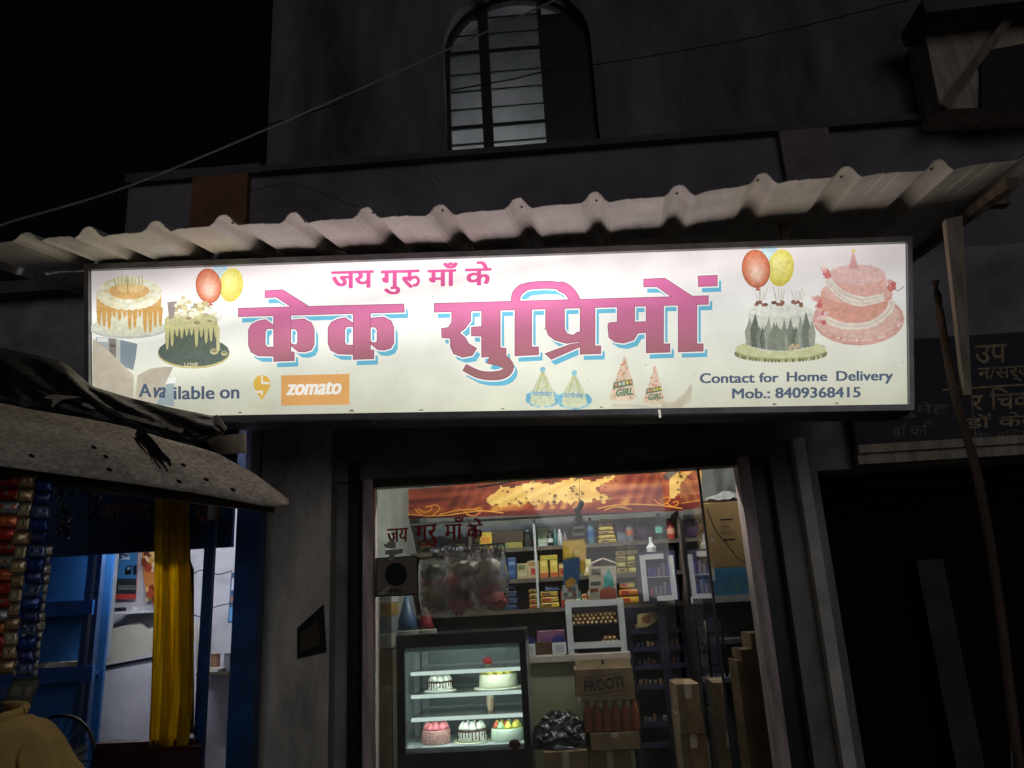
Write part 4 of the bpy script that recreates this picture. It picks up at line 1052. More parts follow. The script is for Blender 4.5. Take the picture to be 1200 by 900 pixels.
for cx, cyy, r_ in ((472, 594, 6), (504, 597, 11), (500, 596, 6), (556, 599, 8), (778, 586, 7), (790, 590, 5)):
    m = MB(); bstroke(m, [(cx - r_ * 1.6, cyy - 1), (cx - r_, cyy + r_ * .5), (cx, cyy + r_ * .7), (cx + r_, cyy), (cx + r_ * .6, cyy - r_ * .5), (cx - r_ * .3, cyy - r_ * .2)], 1.3, (222, 140, 58)); m.build('printed_swirl', M_paper, bn)
for q in ([(452, 598), (480, 603), (520, 604), (560, 599), (590, 601)], [(700, 596), (730, 591), (770, 592), (800, 596)], [(515, 603), (545, 597), (580, 600)], [(708, 598), (722, 594), (740, 597)]):
    m = MB(); bstroke(m, q, 1.2, (230, 160, 76)); m.build('printed_swirl', M_paper, bn)
m = MB()
for k in range(46):
    x = rb.choice([rb.uniform(565, 700), rb.uniform(565, 730), rb.uniform(792, 818)]); t = (x - 447) / 375
    y = lerp((577,), (541,), t)[0] + rb.uniform(10, 32)
    s = rb.uniform(1, 2.4); p = []
    for j in range(10):
        a = j * math.pi / 5 + .3; rr_ = s * (1.6 if j % 2 == 0 else .6); p.append(BP(x + rr_ * math.cos(a), y + rr_ * .7 * math.sin(a), .0145))
    m.poly(p, RGB(96, 52, 30))
o = m.build('printed_star', M_paper, bn); o['kind'] = 'stuff'
# hanging rail with hooks in front of the banner
rail = thing('hook_rail', 'thin dark rail with small hooks running in front of the printed banner', 'rail', P(700, 562, 4.75))
m = MB(); m.tube([P(560, 571, 4.75), P(612, 562, 4.75), P(700, 556, 4.75), P(818, 548, 4.75)], .006, 6); m.build('rod', M_black, rail)
for x in (628, 652, 678, 716, 766, 776, 786):
    y = 562 - (x - 612) * .07
    m = MB(); m.tube([P(x, y, 4.75), P(x - 1, y + 4, 4.74), P(x - 4, y + 6, 4.73), P(x - 5, y + 3, 4.73)], .003, 5); m.build('hook', M_black, rail)
for x0, ye in ((561, 571), (818, 548)):
    m = MB(); p = P(x0, ye, 4.75); m.bar(p, Vector((p.x, 4.75, ZC)), .01, .01); m.build('hanger', M_black, rail)
# overhead white lath seen at the right of the opening
m = MB(); m.bar(P(806, 538, 4.55), P(780, 560, 4.75), .04, .02); tag(m.build('slanted_lath', M_palewood), 'short slanted lath under the lintel near the glass door', 'lath')

# ---- tube lamps inside the shop
lamp = thing('tube_lamp', 'lit tube lamp fixed to the ceiling of the cake shop behind the lintel', 'lamp', (P(650, 500, 5.1).x, 4.84, ZC - .08))
m = MB(); m.tube([(XL + .35, 4.84, ZC - .07), (XR - .25, 4.84, ZC - .07)], .018, 10); m.build('tube', mat_emit('shop_tube_glow', (1.0, .97, .90), 150.0), lamp)
m = MB(); m.box((XL + .3, 4.81, ZC - .04), (XR - .2, 4.87, ZC - .001)); m.build('batten', M_rack, lamp)

# ---- showcase fridge with cakes
CY = 4.86
X0, X1, _, ZTOP = prect(465, 742, 619, 900, CY)
ZTOP = P(540, 741, CY).z
sx0, sx1, gz0, gz1 = prect(474, 755, 611, 879, CY)
D = .55
cs = thing('cake_showcase', 'black refrigerated glass showcase with lit cakes in the cake shop', 'showcase', ((X0 + X1) / 2, CY + D / 2, ZF))
m = MB(); m.box((X0, CY, ZF + .02), (X1, CY + D, gz0 - .0)); m.build('base_cabinet', M_black, cs, bevel=.006)
m = MB(); m.box((X0, CY, gz1), (X1, CY + D, ZTOP)); m.build('top_panel', M_black, cs, bevel=.004)
for a, b in ((X0, sx0), (sx1, X1)):
    m = MB(); m.box((a, CY, gz0 + .001), (b, CY + .045, gz1 - .001)); m.build('front_stile', M_black, cs, bevel=.003)
    m = MB(); m.box((a if a == X0 else b - .012, CY + .046, gz0 + .001), (a + .012 if a == X0 else b, CY + D, gz1 - .001)); m.build('side_panel', mat('case_side', (.34, .38, .38), .4, .2, 4, 0), cs)
m = MB(); m.box((X0 + .012, CY + D - .02, gz0 + .001), (X1 - .012, CY + D - .001, gz1 - .001)); m.build('back_panel', mat('grey_green_mirror', (.22, .27, .28), .3, .25, 3, 0, spec=.8), cs)
for x in (483, 493):
    xx = P(x, 800, CY + D - .1).x; m = MB(); m.box((xx, CY + D - .045, gz0 + .001), (xx + .04, CY + D - .021, gz1 - .001)); m.build('shelf_standard', M_rack, cs)
for x in (560, 606):
    xx = P(x, 800, CY + D - .1).x; m = MB(); m.box((xx, CY + D - .03, gz0 + .001), (xx + .07, CY + D - .0205, gz1 - .001)); m.build('back_strip', M_steel, cs)
m = MB(); m.box((sx0 + .001, CY + .008, gz0 + .002), (sx1 - .001, CY + .013, gz1 - .002)); m.build('front_glass', M_caseglass, cs)
M_led = mat_emit('showcase_led', (.90, 1.0, .95), 40.0)
ZSH = [P(545, y, CY + .05).z for y in (785, 812, 839)]
zfl = P(545, 874, CY + .06).z
M_shelfglass = mat_glass('shelf_glass', (.86, .93, .90), 1.2, .05, .10)
for z in ZSH:
    m = MB(); m.box((sx0 + .03, CY + .05, z - .008), (sx1 - .001, CY + D - .06, z)); sh = m.build('shelf', M_shelfglass, cs)
    m = MB(); m.box((sx0 + .03, CY + .042, z - .019), (sx1 - .002, CY + .049, z + .002)); m.build('edge_trim', mat_emit('glowing_edge_trim', (.88, 1.0, .95), 1.0), sh)  # light on the shelf edge given as the trim's own glow
    m = MB(); m.box((sx0 + .04, CY + .056, z - .0145), (sx1 - .01, CY + .066, z - .0085)); m.build('lamp_strip', M_led, sh)
    m = MB(); m.box((sx0 + .06, CY + D - .058, z - .012), (sx1 - .002, CY + D - .047, z + .01)); m.build('rear_rail', M_rack, sh)
m = MB(); m.box((sx0 + .03, CY + .05, gz1 - .014), (sx1 - .02, CY + .064, gz1 - .004)); m.build('lamp_strip', M_led, cs)
m = MB(); m.box((sx0 + .001, CY + .03, gz1 - .026), (sx1 - .001, CY + .049, gz1 - .001)); m.build('lamp_cover', mat('pale_cover', (.5, .56, .56), .4, .1, 3, 0), cs)  # opaque lip added to hide the bright strip from view
m = MB(); m.box((X0 + .013, CY + .05, gz0 + .001), (X1 - .013, CY + D - .046, zfl)); m.build('floor_tray', M_rack, cs)
n_ = 34
for k in range(n_):
    x = sx0 + .13 + (sx1 - sx0 - .2) * k / n_
    m = MB(); m.box((x, CY + .03, gz0 + .004), (x + .007, CY + .034, zfl + .004)); m.build('vent_fin', M_rack, cs)
m = MB(); m.box((sx0 + .04, CY + .005, gz0 + .003), (sx0 + .11, CY + .0075, gz0 + .02)); m.build('maker_plate', M_rack, cs)
m = MB(); m.lathe([(.03, 0), (.034, .004), (.02, .008)], (0, 0, 0), 16); m.v = [Vector((p.x + P(603, 872, CY).x, CY - p.z - .0005, p.y * .8 + P(603, 872, CY).z)) for p in m.v]; m.build('round_badge', M_maroon, cs)

def cake(label, px, base, Y, r, h, side, top, drip=None, dolls=None, dollr=.012, board=None, speck=None, name='cake', ring=True):
    c = Vector((P(px, 850, Y).x, Y, base + .0005)); rr_ = random.Random(int(px))
    t = thing(name, label, 'cake', c, 'cakes in the lit showcase')
    z0 = 0
    if board:
        m = MB(); m.lathe([(r * 1.28, 0), (r * 1.3, .003), (r * 1.28, .006)], c, 28, board); m.build('board', M_icing, t); z0 = .006
    m = MB(); m.lathe([(r, z0), (r * 1.01, z0 + h * .1), (r, z0 + h * .92), (r * .95, z0 + h), (r * .5, z0 + h * 1.01)], c, 28, side, cols=[side, side, side, top, top]); m.build('sponge', M_icing, t, smooth=True)
    if drip:
        m = MB(); n = 26; prev = None
        m.lathe([(r * 1.02, z0 + h * .86), (r * 1.03, z0 + h * .95), (r * .97, z0 + h * 1.02), (r * .4, z0 + h * 1.03)], c, 28, drip)
        for k in range(n):
            a = 2 * math.pi * k / n; L = h * rr_.uniform(.3, .78); x, y = r * 1.02 * math.cos(a), r * 1.02 * math.sin(a)
            m.tube([c + Vector((x, y, z0 + h * .95)), c + Vector((x, y, z0 + h * .9 - L * .6)), c + Vector((x, y, z0 + h * .9 - L))], [.0035, .003, .0038], 5, drip)
        m.build('drip_glaze', M_icing, t, smooth=True)
    if dolls:
        n = 9
        for k in range(n + 1):
            a = 2 * math.pi * k / n; q = .68 if k < n else 0
            cc = c + Vector((q * r * math.cos(a), q * r * math.sin(a), z0 + h * 1.0))
            col = dolls[k % len(dolls)]
            m = MB(); m.lathe([(dollr, 0), (dollr * 1.1, dollr * .5), (dollr * .75, dollr * 1.1), (dollr * .3, dollr * 1.7), (.001, dollr * 1.9)], cc, 9, col); m.build('piped_swirl', M_icing, t, smooth=True)
    if speck:
        m = MB()
        for k in range(240):
            a = rr_.uniform(0, 6.28); z = z0 + h * rr_.random() * (.95 if speck[1] else 1); s = rr_.uniform(.003, .0055)
            m.ball(c + Vector((r * 1.01 * math.cos(a), r * 1.01 * math.sin(a), z)), s, speck[0][k % len(speck[0])], 5, 3)
        o = m.build('sprinkles', M_icing, t); o['kind'] = 'stuff'
    return t
Wc = (.82, .80, .74, 1); Ch = (.045, .02, .012, 1); Pk = (.72, .20, .24, 1); Ye = (.78, .66, .12, 1); Gr = (.42, .66, .36, 1)
cake('white cake with dark drips and cream swirls on the middle showcase shelf', 517, ZSH[1], CY + .24, .078, .052, Wc, Wc, Ch, [Wc], .02, board=Wc)
t = cake('large pale cake topped with yellow petals on the middle showcase shelf', 586, ZSH[1], CY + .26, .12, .078, (.78, .76, .58, 1), (.78, .72, .40, 1), None, [Ye], .024, board=(.8, .78, .66, 1))
cake('pink cake with speckled sides at the bottom left of the showcase', 511, zfl, CY + .20, .082, .078, (.55, .30, .27, 1), Pk, None, [Pk], .024, speck=([(.78, .5, .48, 1), Pk, (.8, .7, .62, 1)], True))
cake('white cake with brown drips and chocolate dotted swirls at the bottom centre of the showcase', 553, zfl, CY + .20, .088, .066, Wc, Wc, Ch, [Wc], .022, board=(.7, .68, .5, 1))
cake('pale green cake topped with yellow and red balls at the bottom right of the showcase', 594, zfl, CY + .20, .098, .07, (.62, .70, .60, 1), Gr, None, [Ye, (.6, .12, .06, 1), Gr, (.7, .62, .12, 1)], .022)
t = thing('cup_dessert', 'small cream topped cup on the lowest glass shelf of the showcase', 'dessert cup', Vector((P(575, 836, CY + .25).x, CY + .25, ZSH[2] + .0005)), None)
m = MB(); m.lathe([(.016, 0), (.026, .06)], WLOC[t.name], 12, (.6, .42, .3, 1)); m.build('cup', M_icing, t)
m = MB()
for k in range(9): m.ball(WLOC[t.name] + Vector((.012 * math.cos(k * 2.4), .012 * math.sin(k * 2.4), .065 + .003 * k)), .011, (.8, .66, .52, 1), 7, 5)
m.build('cream_topping', M_icing, t, smooth=True)
t = thing('red_rose_decoration', 'red sugar rose on the top glass shelf of the showcase', 'sugar rose', Vector((P(571, 770, CY + .3).x, CY + .3, ZSH[0] + .0005)))
m = MB()
for k in range(11): m.ball(WLOC[t.name] + Vector((.016 * math.cos(k * 2.4), .012 * math.sin(k * 2.4), .018 + .002 * k)), .013, (.55, .03, .05, 1), 7, 5)
m.build('petals', M_icing, t, smooth=True)
m = MB(); m.lathe([(.018, 0), (.014, .012)], WLOC[t.name], 10, (.2, .3, .15, 1)); m.build('base', M_icing, t)

# ---- things on and over the showcase
for k, (px, w, h, c, nm) in enumerate(((478, .17, .26, RGB(50, 78, 110), 'dark blue'), (499, .13, .2, RGB(120, 30, 44), 'dark red'))):
    c0 = Vector((P(px, 738, CY + .15).x, CY + .13 + .02 * k, ZTOP + .0005))
    t = thing('party_hat', '%s cone party hat in film standing on the showcase' % nm, 'party hat', c0, 'party hats on the showcase')
    m = MB(); m.lathe([(w / 2, 0), (w * .3, h * .4), (.006, h)], c0, 18, c); m.build('cone', M_print, t, smooth=True)
    m = MB(); m.lathe([(w / 2 + .006, 0), (w / 2 + .006, .02), (w / 2 - .004, .025)], c0, 18, RGB(170, 170, 160)); m.build('rim', M_foil, t)
def pbag(label, cx, top, bot, w, Y, inner, seed):
    rg = random.Random(seed)
    ct = P(cx, top, Y); cb = P(cx, bot, Y); H = ct.z - cb.z
    t = thing('plastic_bag', label, 'plastic bag', cb, 'clear bags hanging behind the glass')
    rows = []
    for k in range(13):
        v = k / 12; wr = w * (.35 + .65 * math.sin(math.pi * min(1, .18 + .72 * v)) ** .6)
        rows.append([Vector((ct.x + wr * .5 * math.cos(2 * math.pi * q / 18) * (1 + rg.uniform(-.10, .10)), Y + .5 * wr * .45 * math.sin(2 * math.pi * q / 18) * (1 + rg.uniform(-.2, .2)), ct.z - H * v * .98 + rg.uniform(-.005, .005))) for q in range(18)])
        rows[-1].append(rows[-1][0])
    m = MB(); m.grid(rows); m.build('film', M_poly, t, smooth=True)
    for k, c in enumerate(inner):
        z = cb.z + H * (.10 + .75 * (k + .5) / len(inner))
        m = MB(); m.ball((ct.x + rg.uniform(-.16, .16) * w, Y + rg.uniform(-.02, .02), z), w * .25, c, 12, 8, (1.25, .55, .7)); m.v = [p + Vector((rg.uniform(-.018, .018), rg.uniform(-.01, .01), rg.uniform(-.02, .02))) for p in m.v]; m.build('contents', M_print, t, smooth=True)
    m = MB(); m.tube([ct + Vector((0, 0, -.02)), ct + Vector((.005, 0, .03)), Vector((ct.x, Y, HR))], .003, 5); m.build('string', M_wiredk, t)
    return t
HY = 4.62
HR = P(545, 641, HY).z
m = MB(); m.tube([P(497, 644, HY), P(540, 642, HY), P(592, 636, HY)], .007, 6); hr = m.build('hanging_bar', M_black); tag(hr, 'dark bar from which the clear party bags hang', 'bar')
pbag('clear plastic bag of dim brown and red items hanging left behind the glass', 507, 655, 722, .19, HY + .002, [RGB(120, 84, 66), RGB(160, 130, 96), RGB(170, 70, 70), RGB(90, 100, 80)], 1)
pbag('clear plastic bag with pink items hanging in the middle behind the glass', 541, 650, 724, .26, HY + .03, [RGB(190, 90, 100), RGB(110, 60, 54), RGB(206, 120, 124), RGB(180, 160, 150)], 2)
pbag('large hazy plastic bag with rosy balloons hanging right behind the glass', 570, 648, 718, .25, HY + .01, [RGB(206, 100, 116), RGB(220, 130, 140), RGB(200, 170, 160), RGB(220, 206, 196)], 3)
m = MB(); rs_ = random.Random(9)
for k in range(70):
    x = rs_.uniform(505, 592); y = 643 - (x - 505) * .06
    p = P(x, y, HY); q = P(x + rs_.uniform(-3, 3), y + rs_.uniform(5, 16), HY - .02)
    m.tube([p, (p + q) / 2 + Vector((rs_.uniform(-.01, .01), -.01, 0)), q], .0035, 4, RGB(*rs_.choice([(60, 60, 80), (120, 120, 136), (90, 80, 110), (40, 40, 48)])))
o = m.build('ribbon_fringe', M_foil); tag(o, 'dark ribbon fringe dangling from the bar above the clear bags', 'ribbon', kind='stuff')

# ---- counter with rack, cartons
KY = 5.35
X0, X1, Z0, Z1 = prect(615, 767, 739, 775, KY)
ct = thing('wooden_counter', 'pale edged counter with an olive front beside the showcase', 'counter', ((X0 + X1) / 2, KY + .2, ZF))
m = MB(); m.box((X0, KY, Z0), (X1, KY + .4, Z1)); m.build('top', mat('pale_pink_laminate', (.50, .42, .38), .5, .2, 6, .05), ct, bevel=.003)
m = MB(); m.box((X0 + .02, KY + .03, ZF), (X1 - .03, KY + .06, Z0 - .001)); m.build('front_panel', M_olive, ct)
m = MB(); m.box((X0 + .02, KY + .061, ZF), (X0 + .05, KY + .39, Z0 - .001)); m.build('side_panel', M_shelf, ct)
m = MB(); m.box((X1 - .06, KY + .061, ZF), (X1 - .03, KY + .39, Z0 - .001)); m.build('side_panel', M_shelf, ct)
ZCT = Z1 + .0005
rx0, rx1, rz0, rz1 = prect(664, 702, 733, 770, KY + .06)
rz0 = ZCT
rk = thing('candle_rack', 'grey white open rack holding rolled candles on the counter', 'rack', ((rx0 + rx1) / 2, KY + .1, rz0))
for a, b in ((rx0, rx0 + .04), (rx1 - .04, rx1)):
    m = MB(); m.box((a, KY + .06, rz0), (b, KY + .085, rz1)); m.build('stile', M_rack, rk)
zl = P(700, 756, KY + .06).z
for a, b in ((rz1 - .045, rz1), (zl - .018, zl + .022)):
    m = MB(); m.box((rx0 + .041, KY + .062, a), (rx1 - .041, KY + .084, b)); m.build('rail', M_rack, rk)
m = MB(); m.box((rx0 + .02, KY + .30, rz0 + .001), (rx1 - .02, KY + .31, rz1)); m.build('back', M_black, rk)
m = MB(); m.box((rx0 + .041, KY + .086, zl + .0), (rx1 - .041, KY + .299, zl + .008)); m.build('shelf', M_dark, rk)
zu = P(700, 731, KY + .1).z
m = MB(); m.box((rx0 + .005, KY + .086, zu - .008), (rx1 - .005, KY + .299, zu)); m.build('shelf', M_dark, rk)
rg = random.Random(21)
def candle(x, z, k, row):
    t = thing('candle_roll', 'candle roll, %s from left, %s' % (NTH[k], row), 'candle', (x, KY + .19, z), 'rolled candles in the rack')
    m = MB(); r_ = .0125; n = 10
    pr = [Vector((x, KY + .088, z + r_)), Vector((x, KY + .29, z + r_))]
    m.tube(pr, r_, n, RGB(120, 84, 40)); m.build('wrapper', M_print, t)
    m = MB(); m.tube([Vector((x, KY + .0865, z + r_)), Vector((x, KY + .0875, z + r_))], r_ * .62, 8, RGB(226, 200, 150)); m.build('tip', M_print, t)
for row, nm in enumerate(('lowest row on the upper shelf of the grey rack', 'middle row on the upper shelf of the grey rack', 'topmost row on the upper shelf of the grey rack')):
    n = 10 - row % 2
    for k in range(n):
        candle(rx0 + .052 + (row % 2) * .014 + k * (rx1 - rx0 - .104) / 9.4 + rg.uniform(-.002, .002), zu + .0005 + row * .0235 + rg.uniform(0, .001), k, nm)
for row, nm in enumerate(('bottom row on the lower shelf of the grey rack', 'top row on the lower shelf of the grey rack')):
    for k in range(4 - row):
        candle(rx1 - .15 + row * .014 + k * .029, zl + .0085 + row * .0235, k, nm)
fit('mauve_box', 'dull mauve box behind the price tags on the counter', 'box', 629, 730, 662, 754, KY + .15, .12, RGB(126, 84, 112), base=ZCT + .02)
fit('brown_tray', 'low brown tray under the mauve box on the counter', 'tray', 624, 752, 664, 767, KY + .13, .2, RGB(70, 54, 36), base=ZCT, bevel=.002)
for k, (x0, x1) in enumerate(((614.5, 627.5), (646.5, 664))):
    X0_, X1_, Z0_, Z1_ = prect(x0, 744, x1, 768, KY + .02)
    t = thing('price_tag', 'blue and white arched price tag on the counter, %s' % ('beside the showcase' if k == 0 else 'beside the candle rack'), 'price tag', ((X0_ + X1_) / 2, KY + .03, ZCT), 'price tags on the counter')
    w = X1_ - X0_; h = Z1_ - Z0_; cx = (X0_ + X1_) / 2
    pts = [(cx - w / 2, 0), (cx + w / 2, 0), (cx + w / 2, h * .65)] + [(cx + w / 2 * math.cos(a), h * .65 + h * .35 * math.sin(a)) for a in [math.pi * j / 8 for j in range(1, 8)]] + [(cx - w / 2, h * .65)]
    m = MB(); f = [Vector((x, KY + .02, ZCT + z)) for x, z in pts]; b_ = [p + Vector((0, .008, 0)) for p in f]
    m.poly(f, RGB(40, 42, 108)); m.poly(b_, RGB(40, 42, 108))
    for i in range(len(f)): m.face([f[i], f[(i + 1) % len(f)], b_[(i + 1) % len(f)], b_[i]], RGB(40, 42, 108))
    m.build('arched_back', M_print, t)
    m = MB(); m.box((cx - w * .47, KY + .016, ZCT + .002), (cx + w * .47, KY + .0195, ZCT + h * .62), RGB(214, 216, 220)); q = m.build('card', M_print, t, bevel=.001)
    m = MB(); m.box((cx - w * .3, KY + .0148, ZCT + h * .12), (cx + w * .3, KY + .0158, ZCT + h * .48), RGB(178, 182, 190)); m.build('printed_panel', M_print, q)

# cartons stacked on the floor
def carton(label, x0, y0, x1, y1, Y, d, base=None, rot=0, text=None, flap=False, name='carton', col=None):
    X0, X1, Z0, Z1 = prect(x0, y0, x1, y1, Y)
    if base is not None: Z0 = base
    t = thing(name, label, 'carton', ((X0 + X1) / 2, Y + d / 2, Z0))
    m = MB(); m.box((X0, Y, Z0), (X1, Y + d, Z1)); m.build('box', col or M_card, t, bevel=.004)
    m = MB(); m.box((X0 + .004, Y + d * .45, Z1 + .0003), (X1 - .004, Y + d * .55, Z1 + .0012)); m.build('tape', mat('parcel_tape_%d' % len(bpy.data.materials), (.38, .28, .17), .3, .1, 5, 0), t)
    cw = (X0 + X1) / 2; m = MB(); m.box((cw - .02, Y - .0010, Z1 - (Z1 - Z0) * CRK.uniform(.2, .4)), (cw + .02, Y - .0001, Z1 - .004)) if not text else m.box((X0 + .002, Y - .0010, Z0 + .002), (X0 + .03, Y - .0001, Z0 + .03)); m.build('tape', M_palewood, t)
    if flap:
        for a, b in ((X0 + .01, (X0 + X1) / 2 - .01), ((X0 + X1) / 2 + .01, X1 - .01)):
            m = MB(); m.hexa([(a, Y + .004, Z1), (b, Y + .004, Z1), (b, Y + .008, Z1), (a, Y + .008, Z1), (a, Y + .03, Z1 + .05), (b, Y + .03, Z1 + .05), (b, Y + .034, Z1 + .05), (a, Y + .034, Z1 + .05)]); m.build('flap', M_card, t)
    if text:
        m = MB(); txt, u0, v0, u1, v1, bold, slope = text
        vs, fs = glyphs(txt, bold)
        a0 = min(v[0] for v in vs); a1 = max(v[0] for v in vs); c0 = min(v[1] for v in vs); c1 = max(v[1] for v in vs)
        for v in vs:
            u = u0 + (u1 - u0) * (v[0] - a0) / (a1 - a0); w = v1 + (v0 - v1) * (v[1] - c0) / (c1 - c0) + slope * (u - u0)
            m.v.append(Vector((X0 + (X1 - X0) * u, Y - .0012, Z1 + (Z0 - Z1) * w)))
        for f in fs: m.f.append(f); m.c.append((.035, .03, .025, 1))
        m.build('printed_lettering', M_paper, t)
        for w in (v0 - .10, v1 + .07):
            m = MB(); q = [(u0, w), (u1, w + slope * (u1 - u0)), (u1, w + slope * (u1 - u0) + .025), (u0, w + .025)]
            m.face([Vector((X0 + (X1 - X0) * u, Y - .0012, Z1 + (Z0 - Z1) * ww)) for u, ww in q], (.035, .03, .025, 1)); m.build('printed_rule', M_paper, t)
    return t
GY = 5.02
_, _, _, za = prect(690, 858, 745, 880, GY)
carton('lowest brown carton under the shrink wrapped bottles', 691, 879, 741, 930, GY + .02, .3, base=ZF)
zlow = prect(691, 879, 741, 930, GY + .02)[3]
carton('open brown carton directly beneath the shrink wrapped bottles', 692, 858, 750, 879, GY, .3, base=zlow + .002)
zmid = prect(692, 858, 750, 879, GY)[3]
carton('brown carton on the floor left of the bottle stack', 638, 880, 690, 930, GY - .05, .3, base=ZF)
# shrink-wrapped bottles
X0, X1, Z0, Z1 = prect(683, 821, 751, 857, GY)
Z1 += zmid + .002 - Z0; Z0 = zmid + .002
bp = thing('bottle_pack', 'shrink wrapped pack of reddish drink bottles under the lettered carton', 'bottle pack', ((X0 + X1) / 2, GY + .1, Z0))
for k in range(6):
    r_ = (X1 - X0) / 12.6; x = X0 + r_ * 1.15 + k * (X1 - X0 - 2.3 * r_) / 5; h = Z1 - Z0 - .006
    for j in range(2):
        c = Vector((x, GY + r_ + .004 + j * 2.05 * r_, Z0 + .001))
        m = MB(); m.lathe([(r_ * .85, 0), (r_ * .95, h * .05), (r_ * .8, h * .35), (r_ * .95, h * .55), (r_ * .9, h * .7), (r_ * .4, h * .88), (r_ * .4, h)], c, 12, (.80, .26, .12, 1)); b_ = m.build('bottle', M_print, bp, smooth=True)
m = MB(); m.box((X0, GY, Z0 - .0005), (X1, GY + .2, Z1)); m.build('shrink_film', mat_glass('shrink_film', (.92, .88, .85), 1.5, .12, .03), bp, bevel=.015)
_zt = Z1
carton('brown drink carton with bold dark capital lettering on top of the bottle pack', 674, 783, 743, 820, GY, .28, base=_zt + .002, text=('FROOTI', .15, .36, .82, .72, .03, -.16), flap=True)
# black polythene heap left of the cartons
rg = random.Random(4); rows = []
for a in range(15):
    row = []
    for b in range(19):
        th = math.pi * b / 18; v = a / 14
        rr_ = (1 - .75 * v ** 2) * (1 + rg.uniform(-.14, .14))
        row.append(Vector((P(658, 870, GY - .02).x - .20 * rr_ * math.cos(th), GY + .12 - .14 * rr_ * math.sin(th), P(658, 880, GY - .05).z + .002 + (P(658, 838, GY).z - P(658, 880, GY).z) * v + rg.uniform(-.012, .012) * (a > 0))))
    rows.append(row)
m = MB(); m.grid(rows); tag(m.build('polythene_heap', mat('black_crinkled_film', (.03, .032, .045), .22, .6, 9, .6, spec=.8), solid=.002), 'heap of crinkled dark polythene on the carton beside the olive panel', 'polythene')
# dark blue rack
X0, X1, Z0, Z1 = prect(741, 709, 811, 905, 5.5)
bk = thing('display_rack', 'dark navy display rack with small goods in the middle of the shop', 'rack', ((X0 + X1) / 2, 5.6, ZF))
M_navy = mat('navy_laminate', (.012, .014, .035), .5, .3, 5, .03)
m = MB(); m.box((X0, 5.75, ZF), (X1, 5.77, Z1)); m.build('back', M_navy, bk)
for a in (X0, X1 - .03):
    m = MB(); m.box((a, 5.5, ZF), (a + .03, 5.749, Z1)); m.build('side', M_navy, bk)
for k, y in enumerate((736, 757, 778, 802, 846, 870)):
    z = P(776, y, 5.5).z
    m = MB(); m.box((X0 + .031, 5.5, z - .03), (X1 - .031, 5.749, z)); m.build('shelf', mat('navy_shelf_%d' % k, (.03, .033, .085), .4, .3, 5, .03), bk)
    if k > 4: continue
    for j in range(9):
        x = X0 + .05 + j * (X1 - X0 - .1) / 9 + rg.uniform(0, .01); c = RGB(*rg.choice([(110, 70, 60), (140, 140, 150), (60, 60, 96), (90, 50, 80), (150, 120, 90)])); h = rg.uniform(.02, .045)
        t = thing('trinket', 'small dim packet, %s from the left on the %s shelf of the navy rack' % (NTH[j], ('top', 'second', 'third', 'fourth', 'fifth')[k]), 'packet', (x + .015, 5.55, z), 'small packets on the navy rack')
        m = MB(); m.box((x, 5.52, z + .0005), (x + rg.uniform(.018, .03), 5.56, z + h), c); m.build('pouch', M_foil, t, bevel=.004)
t = thing('picture_card', 'pale fan shaped picture card on the navy rack top shelf', 'card', P(768, 733, 5.49))
m = MB(); q = [P(747, 720, 5.485), P(762, 717, 5.485), P(774, 719, 5.485), P(768, 729, 5.485), P(757, 735, 5.485), P(747, 735, 5.485)]
m.poly(q, RGB(180, 168, 120)); m.poly([p + Vector((0, .004, 0)) for p in q], RGB(150, 140, 100)); m.build('card', M_paper, t)
m = MB(); m.poly([P(757 + 5 * math.cos(a), 725.5 + 5 * math.sin(a), 5.483) for a in [k * .628 for k in range(10)]], RGB(140, 92, 60)); m.build('printed_figure', M_paper, t)
# purple wall cabinet with white frame
X0, X1, Z0, Z1 = prect(750, 646, 794, 706, 5.35)
cb = thing('mini_cabinet', 'small purple cabinet with a white framed glass door in the shop', 'cabinet', ((X0 + X1) / 2, 5.45, Z0))
ang = rad(2)
m = MB(); m.box((X0, 5.36, Z0), (X1, 5.365 + .22, Z1), RGB(40, 36, 78)); m.build('carcass', mat('indigo_panel', (.02, .02, .06), .5, .2, 5, .02), cb)
for a, b, c, d_ in ((X0 + .01, X0 + .045, Z0 + .015, Z1 - .02), (X1 - .05, X1 - .015, Z0 + .015, Z1 - .03)):
    m = MB(); m.box((a, 5.345, c), (b, 5.359, d_)); m.build('door_stile', M_rack, cb)
for c, d_, e in ((Z1 - .05, Z1 - .015, .15), (Z0 + .012, Z0 + .045, .14)):
    m = MB(); m.box((X0 + .046 if e == .15 else X0 + .1, 5.346, c), (X1 - .051 if e == .14 else X0 + .17, 5.358, d_)); m.build('door_rail', M_rack, cb)
m = MB(); m.box((X0 + .05, 5.348, (Z0 + Z1) / 2 - .004), (X1 - .055, 5.3585, (Z0 + Z1) / 2 + .004)); m.build('shelf', M_steel, cb)
for k in range(10):
    x = X0 + .06 + (k % 5) * .03; z = (Z0 + .05) if k < 5 else (Z0 + Z1) / 2 + .006; h = rg.uniform(.04, .085)
    m = MB(); m.box((x, 5.349, z), (x + .02, 5.3587, z + h), RGB(*rg.choice([(70, 60, 130), (120, 50, 70), (60, 70, 110), (110, 100, 120), (40, 40, 90)]))); m.build('toy', M_print, cb)
m = MB(); m.bar(Vector(((X0 + X1) / 2, 5.42, Z0 - .001)), Vector(((X0 + X1) / 2, 5.42, ZF)), .05, .05); m.build('stand_post', M_navy, cb)
m = MB(); p = Vector((X0 + .1, 5.4, Z1 + .0005)); m.lathe([(.03, 0), (.035, .03), (.012, .06), (.012, .10)], p, 12, Wt); tag(m.build('small_vase', M_print), 'small white vase on top of the purple cabinet', 'vase')
